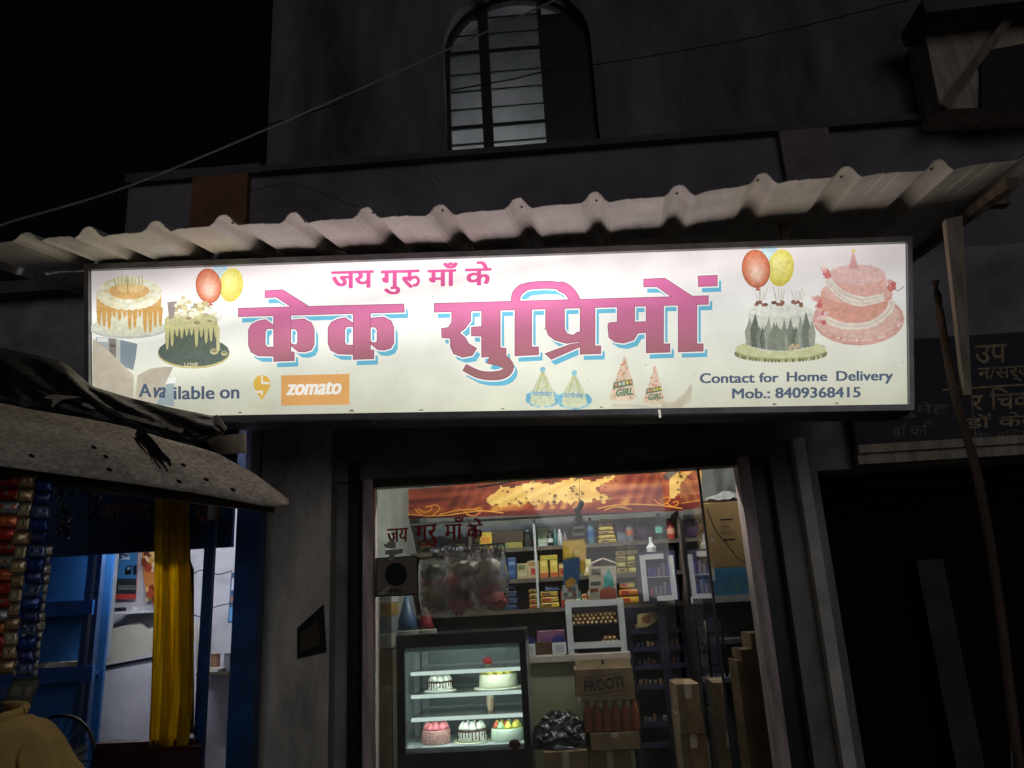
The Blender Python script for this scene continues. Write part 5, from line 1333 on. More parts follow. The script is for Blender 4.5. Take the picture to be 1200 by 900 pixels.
# right part: brown carton, blue box on a shelf, stack by the jamb
RYd = 4.95
x0, x1, z0, z1 = prect(826, 695, 900, 705, RYd)
ws = thing('side_shelf', 'grey side shelf by the door carrying the blue box', 'shelf', ((x0 + x1) / 2, RYd, ZF))
m = MB(); m.box((x0 - .02, RYd - .01, z0), (x1 + .02, RYd + .4, z1 - .01)); m.build('board', M_rack, ws)
for y in (752, 797):
    zz = P(860, y, RYd).z; m = MB(); m.box((x0, RYd + .02, zz - .012), (x1 + .02, RYd + .38, zz + .012)); m.build('board', M_steel, ws)
for xx in (x0, x1 - .01):
    m = MB(); m.box((xx, RYd + .34, ZF), (xx + .03, RYd + .37, z0 - .001)); m.build('post', M_steel, ws)
m = MB(); m.box((x0 + .03, RYd + .3, ZF + .05), (x1 - .01, RYd + .31, z0 - .002)); m.build('back', mat('dull_green_panel', (.06, .075, .07), .5, .3, 5, .03), ws)
zb = z1 - .0095
t = fit('blue_box', 'sky blue patterned box under the big brown carton near the door', 'box', 829, 664, 893, 696, RYd, .3, RGB(74, 134, 176), prints=[(.0, .0, .14, .45, RGB(206, 214, 216))], base=zb)
X0, X1, Z0, Z1 = prect(829, 664, 893, 696, RYd); h = Z1 - Z0
m = MB()
for k in range(40):
    u, v = rg.uniform(.1, .95), rg.uniform(.1, .6); s = rg.uniform(.004, .012)
    m.poly([Vector((X0 + (X1 - X0) * u + s * math.cos(a), RYd - .002 - k * .00003, zb + h * v + s * math.sin(a))) for a in [j * 1.05 for j in range(6)]], RGB(*rg.choice([(60, 110, 130), (110, 160, 140), (90, 150, 190), (140, 150, 120)])))
o = m.build('printed_confetti', M_print, t); o['kind'] = 'stuff'
c_ = carton('large tan carton standing on the sky blue box by the door', 826, 588, 882, 664, RYd, .3, base=zb + h + .001, text=('SUPER\nNOODLE', .36, .36, .62, .50, .0, 0), col=mat('tan_cardboard', (.42, .28, .13), .85, .12, 4, .05))
m = MB(); m.tube(catmull([P(829, 597, RYd - .01), P(838, 620, RYd - .012), P(852, 638, RYd - .012), P(866, 655, RYd - .012), P(884, 664, RYd - .012)], 5), .003, 5); tag(m.build('thin_cable', M_wiredk, smooth=True), 'thin dark cable hanging across the large tan carton', 'cable')
t = thing('film_roll', 'crumpled silver film bundle on top of the large tan carton', 'film', P(850, 588, RYd + .1))
zt = prect(826, 588, 882, 664, RYd)[3] - prect(826, 588, 882, 664, RYd)[2] + zb + h + .002
rows = []
for a in range(8):
    rows.append([Vector((P(828 + b * 6, 580, RYd + .05).x, RYd + .02 + .25 * (a / 7), zt + .012 + .06 * math.sin(math.pi * a / 7) * math.sin(math.pi * (b + .5) / 9.5) + rg.uniform(0, .02))) for b in range(9)])
m = MB(); m.grid(rows, RGB(180, 184, 186)); m.build('film', M_foil, t, solid=.001)
# cartons inside by the glass door
carton('tall tan carton standing behind the glass door', 795, 801, 822, 860, 4.86, .3, name='carton', base=None)
zz = prect(795, 801, 822, 860, 4.86)[2]
carton('tan carton with dark print below the tall one behind the glass door', 799, 836, 830, 930, 4.88, .28, base=ZF)
for k, (y0, y1, x0) in enumerate(((741, 760, 880), (760, 772, 868), (772, 930, 873))):
    X0, X1, Z0, Z1 = prect(x0, y0, 915, y1, 4.62)
    if k == 2: Z0 = ZF
    t = thing('carton', ('small tan carton on top of the stack by the right jamb', 'flat brown carton in the stack by the right jamb', 'tall worn carton at the foot of the stack by the right jamb')[k], 'carton', ((X0 + X1) / 2, 4.7, Z0))
    m = MB(); m.box((X0, 4.62, Z0 + .001), (X1, 4.85, Z1)); m.build('box', M_card, t, bevel=.004)
    m = MB(); m.box((X0 + .003, 4.72, Z1 + .0003), (X1 - .003, 4.74, Z1 + .001)); m.build('tape', M_palewood, t)

# ---- hanging goods in front of the shelves
t = thing('hanging_pouch', 'yellow pouch bag hanging in front of the shelves below the black spoons', 'pouch', P(672, 673, 5.0))
def slab(mb, pts, Y, d, col):
    f = [P(x, y, Y) for x, y in pts]; b_ = [p + Vector((0, d, 0)) for p in f]
    mb.poly(f, col); mb.poly(b_, col)
    for i in range(len(f)): mb.face([f[i], f[(i + 1) % len(f)], b_[(i + 1) % len(f)], b_[i]], col)
m = MB(); slab(m, [(659, 634), (684, 632), (687, 640), (686, 671), (681, 672), (680, 655), (660, 660)], 5.0, .03, RGB(222, 178, 44)); m.build('pouch', M_print, t)
m = MB(); slab(m, [(661, 645), (678, 644), (678, 652), (662, 654)], 4.997, .002, RGB(236, 198, 86)); m.build('printed_panel', M_print, t)
t = thing('hanging_card', 'blue and white printed card hanging below the yellow pouch', 'card', P(670, 703, 4.97))
m = MB(); slab(m, [(660, 656), (679, 653), (679, 684), (660, 686)], 4.97, .012, RGB(40, 84, 130)); m.build('card', M_print, t)
m = MB(); slab(m, [(659, 686), (677, 684), (678, 702), (658, 703)], 4.968, .012, RGB(196, 200, 204)); m.build('card', M_print, t)
m = MB(); slab(m, [(662, 682), (670, 676), (676, 681), (672, 687), (663, 688)], 4.966, .0018, RGB(206, 150, 60)); m.build('printed_panel', M_print, t)
for k in range(6):
    m = MB(); x, y = 661 + (k % 3) * 5, 689 + (k // 3) * 6; slab(m, [(x, y), (x + 4, y), (x + 4, y + 4), (x, y + 4)], 4.9665, .0014, RGB(*rg.choice([(110, 120, 130), (230, 230, 230), (150, 90, 70)]))); m.build('printed_panel', M_print, t)
m = MB(); m.tube([P(671, 655, 4.978), P(672, 645, 4.99)], .003, 5); m.build('string', M_wiredk, t)
t = thing('spoon_strip', 'strip of black spoons and silver packs hanging from the rail', 'spoons', P(678, 632, 4.76))
m = MB(); m.tube([P(679, 558, 4.745), P(679, 590, 4.76)], .002, 4); m.build('string', M_wiredk, t)
for k in range(9):
    c = P(679 + rg.uniform(-3, 3), 590 + k * 2.6, 4.77); m = MB(); m.ball(c, .018, RGB(16, 18, 18), 8, 6, (1, .5, 1.2)); m.build('spoon_bowl', M_print, t, smooth=True)
for k in range(6):
    m = MB(); slab(m, [(672, 609 + k * 4), (685, 608 + k * 4), (685, 611 + k * 4), (672, 612 + k * 4)], 4.775, .01, RGB(206, 206, 206) if k % 2 == 0 else RGB(24, 24, 26)); m.build('silver_pack', M_foil, t)
t = thing('snack_carton', 'white and red printed carton pack hanging beside the yellow pouch', 'carton', P(706, 703, 5.1))
m = MB(); slab(m, [(690, 664), (722, 663), (723, 702), (691, 703)], 5.1, .05, RGB(196, 186, 168)); m.build('body', M_print, t)
for pts, c in (([(693, 667), (704, 666), (704, 672), (693, 673)], (120, 116, 110)), ([(692, 682), (704, 681), (704, 685), (692, 686)], (90, 90, 92)), ([(708, 675), (714, 666), (718, 676), (719, 688), (707, 689)], (84, 170, 168)), ([(703, 692), (712, 687), (722, 690), (722, 701), (703, 702)], (164, 84, 66)), ([(692, 690), (701, 689), (701, 693), (692, 694)], (150, 80, 60))):
    m = MB(); slab(m, pts, 5.0985, .0014, RGB(*c)); m.build('printed_panel', M_print, t)
m = MB(); m.tube([P(692, 661, 5.12), P(706, 655, 5.12), P(722, 660, 5.12)], .008, 6, RGB(170, 150, 140)); m.build('handle', M_print, t)

# ---- left inner wall: small stacked boxes and stool-like crate
for k, (y0, y1, c, nm) in enumerate(((742, 760, RGB(150, 150, 140), 'grey white'), (722, 741, RGB(120, 122, 124), 'grey'), (707, 721, RGB(150, 118, 60), 'tan'), (697, 706, RGB(180, 180, 176), 'pale'))):
    X0, X1, Z0, Z1 = prect(441, y0, 459, y1, 4.75)
    t = thing('stacked_box', '%s box in the stack between the left jamb and the showcase' % nm, 'box', ((X0 + X1) / 2, 4.8, Z0), 'boxes stacked beside the showcase')
    m = MB(); m.box((X0, 4.75, Z0), (X1, 4.95, Z1), c); m.build('body', M_print, t, bevel=.003)
    m = MB(); m.box((X0 + .01, 4.7485, Z0 + .015), (X1 - .02, 4.7497, Z1 - .015), tuple(q * .7 for q in c[:3]) + (1,)); m.build('printed_panel', M_print, t)
X0, X1, Z0, Z1 = prect(441, 760, 459, 900, 4.75)
t = thing('side_cabinet', 'narrow dark cabinet under the stacked boxes beside the left jamb', 'cabinet', ((X0 + X1) / 2, 4.85, ZF))
m = MB(); m.box((X0 - .02, 4.74, ZF), (X1 + .01, 4.97, Z1 - .002)); m.build('carcass', M_shelf, t)
m = MB(); m.box((X0 - .01, 4.732, ZF + .1), (X1, 4.739, Z1 - .2)); m.build('door', mat('tan_laminate', (.22, .17, .1), .5, .2, 5, .03), t)

# ---- glass front with lettering, sticker; open glass door
GYp = FY + .075
gx1 = P(790, 700, GYp).x
gl = thing('shop_window', 'fixed glass pane of the cake shop with red Hindi lettering', 'window', ((XL + gx1) / 2, GYp, ZF))
m = MB(); m.box((XL + .0225, GYp, ZF), (gx1, GYp + .008, ZT - .046)); m.build('pane', M_glass, gl)
GP = lambda x, y: P(x, y, GYp - .002)
for t_, x0, y0, x1, y1 in (('\u091c\u092f', 454, 620, 478, 636), ('\u0917\u0941\u0930\u0941', 487, 616, 512, 641), ('\u092e\u093e\u0901', 521, 607, 543, 633), ('\u0915\u0947', 547, 608, 566, 632)):
    m = MB(); text_px(m, t_, x0, y0, x1, y1, GP, (.42, .03, .025, 1), bold=.0, slope=-.06)
    for dx in (-.5, .5): text_px(m, t_, x0 + dx, y0, x1 + dx, y1, lambda x, y: P(x, y, GYp - .0024 - .0003 * dx), (.42, .03, .025, 1), slope=-.06)
    m.build('red_lettering', M_paper, gl)
m = MB(); m.poly([GP(*p) for p in [(440, 654), (488, 651), (489, 697), (440, 699)]], (.26, .23, .19, 1)); st = m.build('sticker', M_paper, gl, label='brown square sticker with a dark green disc')
GP2 = lambda x, y: P(x, y, GYp - .003)
m = MB(); m.poly([GP2(464 + 13 * math.cos(a), 673 + 13.5 * math.sin(a)) for a in [k * math.pi / 14 for k in range(28)]], (.012, .03, .022, 1)); m.build('disc', M_paper, st)
m = MB(); text_px(m, 'VEG', 456, 690, 471, 695, GP2, (.02, .025, .02, 1), .02); m.build('sticker_lettering', M_paper, st)
for q in ([(440, 654), (488, 651), (488, 652), (440, 655)], [(488, 651), (489.5, 651), (490.5, 697), (489, 697)], [(440, 698), (490, 696), (490, 697.5), (440, 699.5)], [(440, 654), (441.3, 654), (441.3, 699), (440, 699)]):
    m = MB(); m.poly([GP2(*p) for p in q], (.015, .013, .012, 1)); m.build('sticker_border', M_paper, st)
m = MB(); m.poly([GP2(*p) for p in [(448, 634), (452, 638), (458, 633), (463, 634), (464, 641), (458, 643), (451, 641)]], (.6, .6, .58, 1)); m.build('paint_scrap', M_paper, gl)
m = MB(); m.poly([GP2(*p) for p in [(452, 645), (472, 643), (472, 648), (463, 650), (461, 656), (455, 657), (456, 650), (451, 650)]], (.5, .47, .45, 1)); m.build('paint_scrap', M_paper, gl)
m = MB(); m.poly([P(*p, GYp - .004) for p in [(443, 697), (456, 686), (458, 688), (449, 697)]], (.5, .5, .48, 1)); m.build('paint_scrap', M_paper, gl)
dr = thing('glass_door', 'open frameless glass door with a black pull handle at the right', 'glass door', P(835, 880, FY + .1))
hx = P(834, 700, FY + .10).x
A = Vector((hx, FY + .085, ZF + .02)); ln = Vector((.02, 1, 0)).normalized()
# the door swings inward: hinge edge at the front
Wd = .72; Hd = ZT - .05 - ZF
e = ln * Wd; th = Vector((ln.y, -ln.x, 0)) * .008
m = MB(); m.hexa([A, A + e, A + e + th, A + th, A + Vector((0, 0, Hd)), A + e + Vector((0, 0, Hd)), A + e + th + Vector((0, 0, Hd)), A + th + Vector((0, 0, Hd))]); m.build('pane', mat_glass('door_glass', (.84, .87, .85), 0.75, .015, .01), dr)
m = MB(); m.bar(A - ln * .008 + th / 2, A - ln * .008 + th / 2 + Vector((0, 0, Hd)), .013, .013); m.build('edge_strip', M_black, dr)
hz0, hz1 = P(838, 795, FY + .1).z, P(838, 728, FY + .1).z
for s in (-1, 1):
    q = A + ln * .09 + th * (.5 + s * 5)
    m = MB(); m.tube([Vector((q.x, q.y, hz0)), Vector((q.x, q.y, hz1))], .009, 8); hd = m.build('handle', M_black, dr, smooth=True)
    for z in (hz0 + .06, hz1 - .06):
        m = MB(); m.tube([Vector((q.x, q.y, z)), A * 1 + ln * .09 + th * (.5 + s * .5) + Vector((0, 0, z - A.z))], .006, 6); m.build('stud', M_black, hd)
m = MB(); q = P(835, 634, FY + .12); m.ball(q, .011, (.8, .8, .8, 1), 10, 6); o = m.build('knob', M_icing, dr, smooth=True)

# ================================================================== THE BLUE KIOSK ON THE LEFT
QY = 3.95
ki = thing('blue_kiosk', 'small blue painted wooden kiosk with a white wall inside, left of the cake shop', 'kiosk', (P(190, 900, QY).x, QY, 0))
xk1 = X_PIERL - .012
def kpost(x0, x1, name='post', mt=None, Y=QY, d=.09, ztop=None, yref=750):
    a, b = P(x0, yref, Y).x, P(x1, yref, Y).x
    m = MB(); m.box((a, Y, 0), (b, Y + d, ztop or 2.3)); return m.build(name, mt or M_blue, ki, bevel=.003)
kpost(271, 300, yref=740)
m = MB(); m.box((-3.6, QY + .001, P(180, 646, QY).z), (P(271, 646, QY).x - .001, QY + .03, 2.6)); m.build('header_board', M_bluedk, ki)
m = MB()
for t_, x0, y0, x1, y1 in (('\u0906\u0928\u0928\u094d\u0926 \u092a', 118, 592, 196, 614), ('\u0932', 228, 590, 262, 612)):
    m = MB(); text_px(m, t_, x0, y0, x1, y1, lambda x, y: P(x, y, QY - .001), (.36, .12, .08, 1), bold=.0, slope=-.02); m.build('header_lettering', M_faded, ki)

# slim leaning strut, bare and whitish near its top
a, b = P(249, 592, QY - .12), P(232, 905, QY - .10)
ds = (b - a)
m = MB(); m.bar(a + ds * .062, b + ds * .9, .048, .03); m.build('strut', M_blue, ki)
m = MB(); m.bar(a, a + ds * .0619, .032, .028); m.build('strut_end', M_rack, ki)
# back and side walls of the kiosk room
KB = 5.15
m = MB(); m.box((-3.4, KB, 0), (xk1, KB + .05, 2.7)); m.build('back_wall', M_white, ki)
m = MB(); m.box((xk1 - .03, QY + .1, 0), (xk1, KB - .001, 2.7)); m.build('side_wall', M_white, ki)
m = MB(); m.box((-3.45, QY + .1, 0), (-3.40, KB - .001, 2.7)); m.build('side_wall', M_bluedk, ki)
m = MB(); m.box((-3.4, QY + .04, 2.6), (xk1 - .031, KB - .001, 2.66)); m.build('ceiling', M_bluedk, ki)
# blue shelf unit on the left
UYk = 4.30
ux1 = P(114, 740, UYk).x; ux0 = -3.1
m = MB(); m.box((ux0, UYk + .16, 0), (P(106, 740, UYk).x, UYk + .18, 2.25)); m.build('shelf_back', mat('bright_blue_board', (.02, .11, .32), .5, .3, 4, .08), ki)
for x0, x1 in ((97, 104), (108, 114)):
    a, b = P(x0, 740, UYk).x, P(x1, 740, UYk).x
    m = MB(); m.box((a, UYk - .02, 0), (b, UYk + .02, 2.25)); m.build('shelf_post', M_bluedk, ki)
for y in (712, 789):
    z = P(80, y, UYk).z
    m = MB(); m.box((ux0, UYk - .04, z - .045), (P(113, y, UYk).x, UYk - .021, z + .035)); m.build('shelf_lip', M_blue, ki)
    m = MB(); m.box((ux0, UYk - .0205, z - .02), (P(97, y, UYk).x, UYk + .159, z)); m.build('shelf', M_blue, ki)
z = P(80, 789, UYk).z
for k in range(4):
    c = P(46 + k * 13, 780, UYk + .05); c.z = z + .001
    t = thing('paper_slip', '%s slip of white paper from the left on the lower blue shelf' % NTH[k], 'paper', c, 'paper slips on the blue shelf')
    m = MB(); m.hexa([c + Vector(v) for v in ((-.05, -.06, 0), (.05, -.06, 0), (.05, .1, 0), (-.05, .1, 0), (-.02, -.05, .05), (.07, -.05, .06), (.07, .1, .055), (-.02, .1, .045))], RGB(*((150, 130, 110), (206, 200, 190), (196, 190, 180), (170, 150, 130))[k])); m.build('slip', M_paper, t, bevel=.002)
# grey metal strip and boards on the back wall
m = MB(); m.box((P(115, 700, 4.7).x, 4.70, P(125, 774, 4.7).z), (P(131, 700, 4.7).x, 4.74, 2.5)); m.build('grey_upright', M_steel, ki)
m = MB(); m.hexa([P(x, y, 4.72 + d_) for d_ in (0, .02) for x, y in ((101, 785), (230, 754), (230, 866), (97, 866))]); m.build('white_counter_board', M_white, ki)
m = MB(); m.tube([P(100, 785.5, 4.712), P(184, 770, 4.712)], .007, 5); m.build('board_edge', M_black, ki)
m = MB(); m.hexa([P(x, y, 4.95 + d_) for d_ in (0, .02) for x, y in ((110, 786), (110, 737), (160, 728), (173, 738), (184, 731), (190, 790))]) if False else None
m = MB(); q = [P(x, y, 4.95) for x, y in ((128, 738), (162, 728), (173, 738), (190, 730), (230, 728), (230, 770), (102, 790), (112, 770))]
m.poly(q); m.poly([p + Vector((0, .02, 0)) for p in q]); m.build('cream_panel', M_board, ki)
m = MB(); m.box((P(127, 716, 4.9).x, 4.86, P(150, 717, 4.9).z - .012), (P(174, 716, 4.9).x, 5.149, P(150, 717, 4.9).z + .004)); m.build('wall_shelf', M_white, ki)
z = P(150, 717, 4.9).z + .0045
for k, (x, c, w) in enumerate(((137, RGB(30, 30, 32), .09), (158, RGB(220, 220, 216), .03))):
    p = P(x, 716, 4.95); p.z = z
    t = thing('small_device', ('flat black device on the little white wall shelf in the kiosk', 'small white plug box on the little wall shelf in the kiosk')[k], 'device', p)
    m = MB(); m.box(p + Vector((-w / 2, -.03, 0)), p + Vector((w / 2, .03, .025)), c); m.build('case', M_print, t, bevel=.004)
    m = MB(); m.box(p + Vector((-w / 4, -.032, .008)), p + Vector((w / 4, -.0305, .018)), tuple(q * .6 for q in c[:3]) + (1,)); m.build('front_label', M_print, t)
# posters
def poster(label, pts, Y, layers, texts=()):
    t = thing('poster', label, 'poster', P(pts[0][0], pts[-1][1], Y))
    m = MB(); slab(m, pts, Y, .004, layers[0]); m.build('sheet', M_paper, t)
    for k, (p, c) in enumerate(layers[1:]):
        m = MB(); slab(m, p, Y - .002 - .0012 * k, .001, c); m.build('printed_panel', M_paper, t)
    for tx, x0, y0, x1, y1, c, b_ in texts:
        m = MB(); text_px(m, tx, x0, y0, x1, y1, lambda x, y: P(x, y, Y - .009), c, b_); m.build('printed_lettering', M_paper, t)
    return t
poster('red framed poster of a smartphone on the kiosk back wall', [(136, 640), (162, 640), (159, 702), (130, 702)], 5.10, [RGB(206, 70, 66),
    ([(140, 640), (161, 640), (159, 696), (136, 696)], RGB(44, 50, 56)), ([(141, 640), (161.5, 640), (160, 678), (138, 678)], RGB(60, 128, 186)), ([(141, 640), (150, 640), (149, 652), (140, 655)], RGB(36, 70, 110)), ([(139, 686), (159, 686), (159, 691), (138, 691)], RGB(120, 126, 130)),
    ([(147, 664), (154, 662), (154, 673), (146, 674)], RGB(18, 22, 28)), ([(156, 663), (160, 662), (160, 673), (156, 674)], RGB(18, 22, 28)), ([(149, 665), (152.5, 664), (152.5, 667), (149, 668)], RGB(120, 160, 190))],
    (('Happy', 143, 645, 153, 650, RGB(235, 240, 245), .02), ('Diwali', 143, 651, 152, 656, RGB(235, 240, 245), .02), ('CHITTARANJAN', 138, 687, 159, 690, RGB(30, 34, 38), .0)))
layers = [RGB(206, 130, 70)]
rg2 = random.Random(8)
for k in range(26):
    x, y = rg2.uniform(168, 188), rg2.uniform(643, 705); s = rg2.uniform(1.5, 5)
    if y > 640 + (x - 166) * 2.6 + 12 and x < 172: y -= 25
    layers.append(([(x + s * math.cos(a), y + 1.4 * s * math.sin(a)) for a in [j * 1.256 for j in range(5)]], RGB(*rg2.choice([(226, 186, 120), (170, 70, 44), (232, 206, 160), (206, 150, 60), (120, 54, 40)]))))
poster('orange patterned poster behind the yellow cloth', [(166, 640), (195, 640), (195, 720), (181, 712), (170, 690), (167, 664)], 5.09, layers)
poster('narrow blue and white poster on the right wall of the kiosk', [(271, 671), (278, 671), (278, 730), (267, 730)], 5.0, [RGB(70, 92, 130), ([(272, 678), (277, 676), (277, 690), (271, 692)], RGB(190, 200, 216)), ([(270, 700), (276, 697), (276, 703), (270, 706)], RGB(160, 110, 100)), ([(269, 712), (277, 710), (277, 728), (268, 728)], RGB(96, 150, 206))])
# niche shelf at the right with two small tins
nz = P(250, 787, 4.9).z
m = MB(); m.box((P(226, 787, 4.9).x, 4.85, nz - .02), (xk1 - .031, 5.149, nz)); m.build('niche_shelf', M_shelf, ki)
for k, (x, c, w) in enumerate(((252, RGB(136, 100, 80), .055), (268, RGB(110, 112, 116), .06))):
    p = P(x, 784, 4.95); p.z = nz + .0005
    t = thing('tin', ('brown patterned tin on the niche shelf in the kiosk', 'grey tin at the right end of the niche shelf in the kiosk')[k], 'tin', p)
    m = MB(); m.lathe([(w / 2, 0), (w / 2, .085), (w / 2 - .004, .09)], p, 16, c); m.build('can', M_print, t)
    m = MB(); m.lathe([(w / 2 + .002, .09), (w / 2 + .002, .10)], p, 16, tuple(q * .8 for q in c[:3]) + (1,)); m.build('lid', M_print, t)
for k, (x, dx) in enumerate(((240, 0), (247, .02))):
    p = P(244, 786, 4.9); p.z = nz + .001 + k * .012
    t = thing('paper_stack', ('lower', 'upper')[k] + ' white paper sheaf on the niche shelf in the kiosk', 'paper', p)
    m = MB(); m.box(p + Vector((-.07 + dx, -.04, 0)), p + Vector((.08 + dx, .1, .01)), RGB(206, 204, 196)); m.build('sheaf', M_paper, t)
# wires on the kiosk wall
for lab, pts, Y in (('thin black wire running down the white board in the kiosk', [(110, 787), (118, 800), (117, 808), (113, 825), (107, 850)], 4.70), ('thin dark wire drooping across the white wall by the slim strut', [(228, 672), (237, 668), (255, 673), (272, 669)], 4.99), ('lower thin wire drooping across the white wall by the slim strut', [(226, 720), (236, 722), (250, 712), (270, 707)], 4.99), ('dark wire trailing down the grey upright in the kiosk', [(133, 645), (128, 670), (121, 700), (117, 735), (113, 772)], 4.69)):
    m = MB(); m.tube(catmull([P(x, y, Y) for x, y in pts], 5), .0035, 5); tag(m.build('thin_wire', M_wiredk, smooth=True), lab, 'wire')
# kiosk lamp
lk = thing('tube_lamp', 'lit lamp hung inside the blue kiosk behind its header board', 'lamp', (P(190, 600, 4.3).x, 4.3, 2.07))
m = MB(); m.tube([(P(130, 600, 4.3).x, 4.30, 2.09), (P(250, 600, 4.3).x, 4.30, 2.09)], .016, 10); m.build('tube', mat_emit('kiosk_tube_glow', (.94, .96, 1.0), 82.0), lk)
m = MB(); m.box((P(126, 600, 4.3).x, 4.28, 2.115), (P(254, 600, 4.3).x, 4.32, 2.15)); m.build('batten', M_rack, lk)
m = MB(); m.box((P(190, 600, 4.3).x, 4.29, 2.151), (P(196, 600, 4.3).x, 4.31, 2.599)); m.build('hanger', M_rack, lk)

# mustard cloth hanging from the awning
rows = []
cl = [(182, 578, 221), (181, 640, 222), (181, 700, 225), (179, 760, 227), (177, 820, 226), (175, 862, 222), (176, 878, 219)]
NC = 48
fine = []
for k in range(len(cl) - 1):
    for j in range(5):
        fine.append(lerp(cl[k], cl[k + 1], j / 5))
fine.append(cl[-1])
for r_i, (xl, y, xr) in enumerate(fine):
    row = []
    for b in range(NC + 1):
        u = b / NC
        fold = .045 * math.sin(u * 13 + .9 * math.sin(r_i * .12)) + .02 * math.sin(u * 29 + 1 + .6 * math.sin(r_i * .2)) + .008 * math.sin(u * 57 + r_i * .3)
        yy = y
        if r_i == len(fine) - 1: yy = y - 10 * abs(math.sin(u * 4.2 + .3)) + (4 if u > .45 else -4)
        row.append(P(xl + (xr - xl) * u, yy, 3.72 + fold + .03 * (1 - r_i / len(fine)) * math.sin(u * 9)))
    rows.append(row)
m = MB(); m.grid(rows); tag(m.build('hanging_cloth', M_cloth, smooth=True, solid=.003), 'long mustard yellow cloth hanging in folds from the kiosk awning', 'cloth')
rows = []
for k in range(24):
    y = 600 + k * 11.3
    rows.append([P(213 + u * (14 if k > 5 else 10), y, 3.80 + .03 * math.sin(u * 9 + k * .1)) for u in [b / 14 for b in range(15)]])
m = MB(); m.grid(rows); tag(m.build('brown_cloth', mat('dull_brown_cloth', (.16, .11, .05), .9, .3, 10, .2), smooth=True, solid=.003), 'dull brown cloth hanging behind the mustard cloth in the kiosk', 'cloth')

# grey curved awning board over the kiosk
def awnY(x): return 2.58 + .46 * (x / 335.0)
bot = [(-60, 536), (0, 546), (75, 556), (150, 566), (225, 577), (290, 589), (318, 594), (338, 592)]
top = [(-60, 452), (0, 462), (75, 478), (130, 490), (190, 512), (255, 532), (300, 557), (338, 586)]
aw = thing('awning_board', 'weathered grey curved sheet awning over the blue kiosk', 'awning', P(150, 560, 3.3))
def samp(pl, u):
    t = u * (len(pl) - 1); i = min(int(t), len(pl) - 2); return lerp(pl[i], pl[i + 1], t - i)
rows = []
for k in range(11):
    v = k / 10; row = []
    for b in range(36):
        u = b / 35; p0, p1 = samp(bot, u), samp(top, u); p = lerp(p0, p1, v)
        row.append(P(p[0], p[1], awnY(p[0]) + .42 * v ** 1.5 * (1 - .75 * u) + .006 * math.sin(u * 25 + v * 5)))
    rows.append(row)
m = MB(); m.grid(rows); m.build('sheet', M_asb, aw, smooth=True, solid=.006)
for x, y in ((37, 534), (128, 550), (110, 524), (124, 535), (215, 545), (242, 562), (273, 574), (210, 564)):
    u, v = min(((i / 200, j / 40) for i in range(201) for j in range(41)), key=lambda q: (lambda s: (s[0] - x) ** 2 + (s[1] - y) ** 2)(lerp(samp(bot, q[0]), samp(top, q[0]), q[1])))
    c = P(x, y, awnY(x) + .42 * v ** 1.5 * (1 - .75 * u) + .006 * math.sin(u * 25 + v * 5)); c = c + (CAM - c).normalized() * .016
    m = MB(); m.poly([c + Vector((.012 * math.cos(a), -.001, .007 * math.sin(a) - .004 * math.cos(a))) for a in [j * .785 for j in range(8)]]); m.build('worn_hole', M_black, aw)
m = MB(); m.bar(P(-40, 550, 2.75), P(322, 594, 3.2), .05, .04); m.build('front_batten', M_shelf, aw)
# black tarpaulin heaped on the awning
top = [(-60, 395), (0, 408), (40, 416), (75, 425), (107, 453), (150, 466), (200, 478), (250, 488), (264, 503)]
bot = [(-60, 462), (0, 472), (50, 482), (100, 490), (150, 500), (190, 513), (225, 522), (250, 512), (262, 508)]
rg3 = random.Random(12); rows = []
for k in range(12):
    v = k / 11; row = []
    for b in range(40):
        u = b / 39; p = lerp(samp(bot, u), samp(top, u), v)
        row.append(P(p[0], p[1], awnY(p[0]) - .02 + .14 * (1 - u) + .16 * v * (1 - .55 * u) - .05 * math.sin(math.pi * v) + .025 * math.sin(u * 30 + v * 9) * math.sin(math.pi * v) + rg3.uniform(-.008, .008)))
    rows.append(row)
m = MB(); m.grid(rows); tag(m.build('tarpaulin', M_tarp, smooth=True, solid=.004), 'crumpled black tarpaulin heaped on the grey awning before the sign corner', 'tarpaulin')
m = MB(); m.bar(P(97, 474, awnY(97) + .08), P(214, 505, awnY(214) - .02), .016, .012); tag(m.build('thin_lath', M_palewood), 'long thin pale lath lying on the black tarpaulin', 'lath')
m = MB(); slab(m, [(50, 466), (62, 462), (95, 465), (72, 468), (60, 477), (62, 468)], 2.72, .008, (1, 1, 1, 1)); tag(m.build('broken_board', M_palewood), 'broken splinter of pale board at the left end of the tarpaulin', 'board')
m = MB(); m.bar(P(252, 488, 2.95), P(264, 504, 2.95), .02, .01); tag(m.build('wood_splinter', M_palewood), 'short pale splinter at the right tip of the tarpaulin', 'splinter')
m = MB(); slab(m, [(238, 512), (286, 508), (287, 530), (255, 532)], 3.16, .02, (1, 1, 1, 1)); tag(m.build('pale_slab', M_palewood), 'pale grey slab end behind the right tip of the tarpaulin', 'slab')
m = MB()
for k in range(14):
    x0, y0 = 160 + rg3.uniform(-3, 8), 508 + rg3.uniform(-4, 6); L = rg3.uniform(.35, 1)
    q = [(x0, y0), (x0 + 16 * L + rg3.uniform(-3, 3), y0 + 18 * L), (x0 + 38 * L + rg3.uniform(-4, 4), y0 + 46 * L)]
    m.tube([P(x, y, awnY(x) - .03 + .05 * (1 - j * .5)) for j, (x, y) in enumerate(q)], [.006, .005, .003], 4)
tag(m.build('dry_twigs', M_tarp), 'bundle of dark dry twigs dangling over the grey awning', 'twigs', kind='stuff')

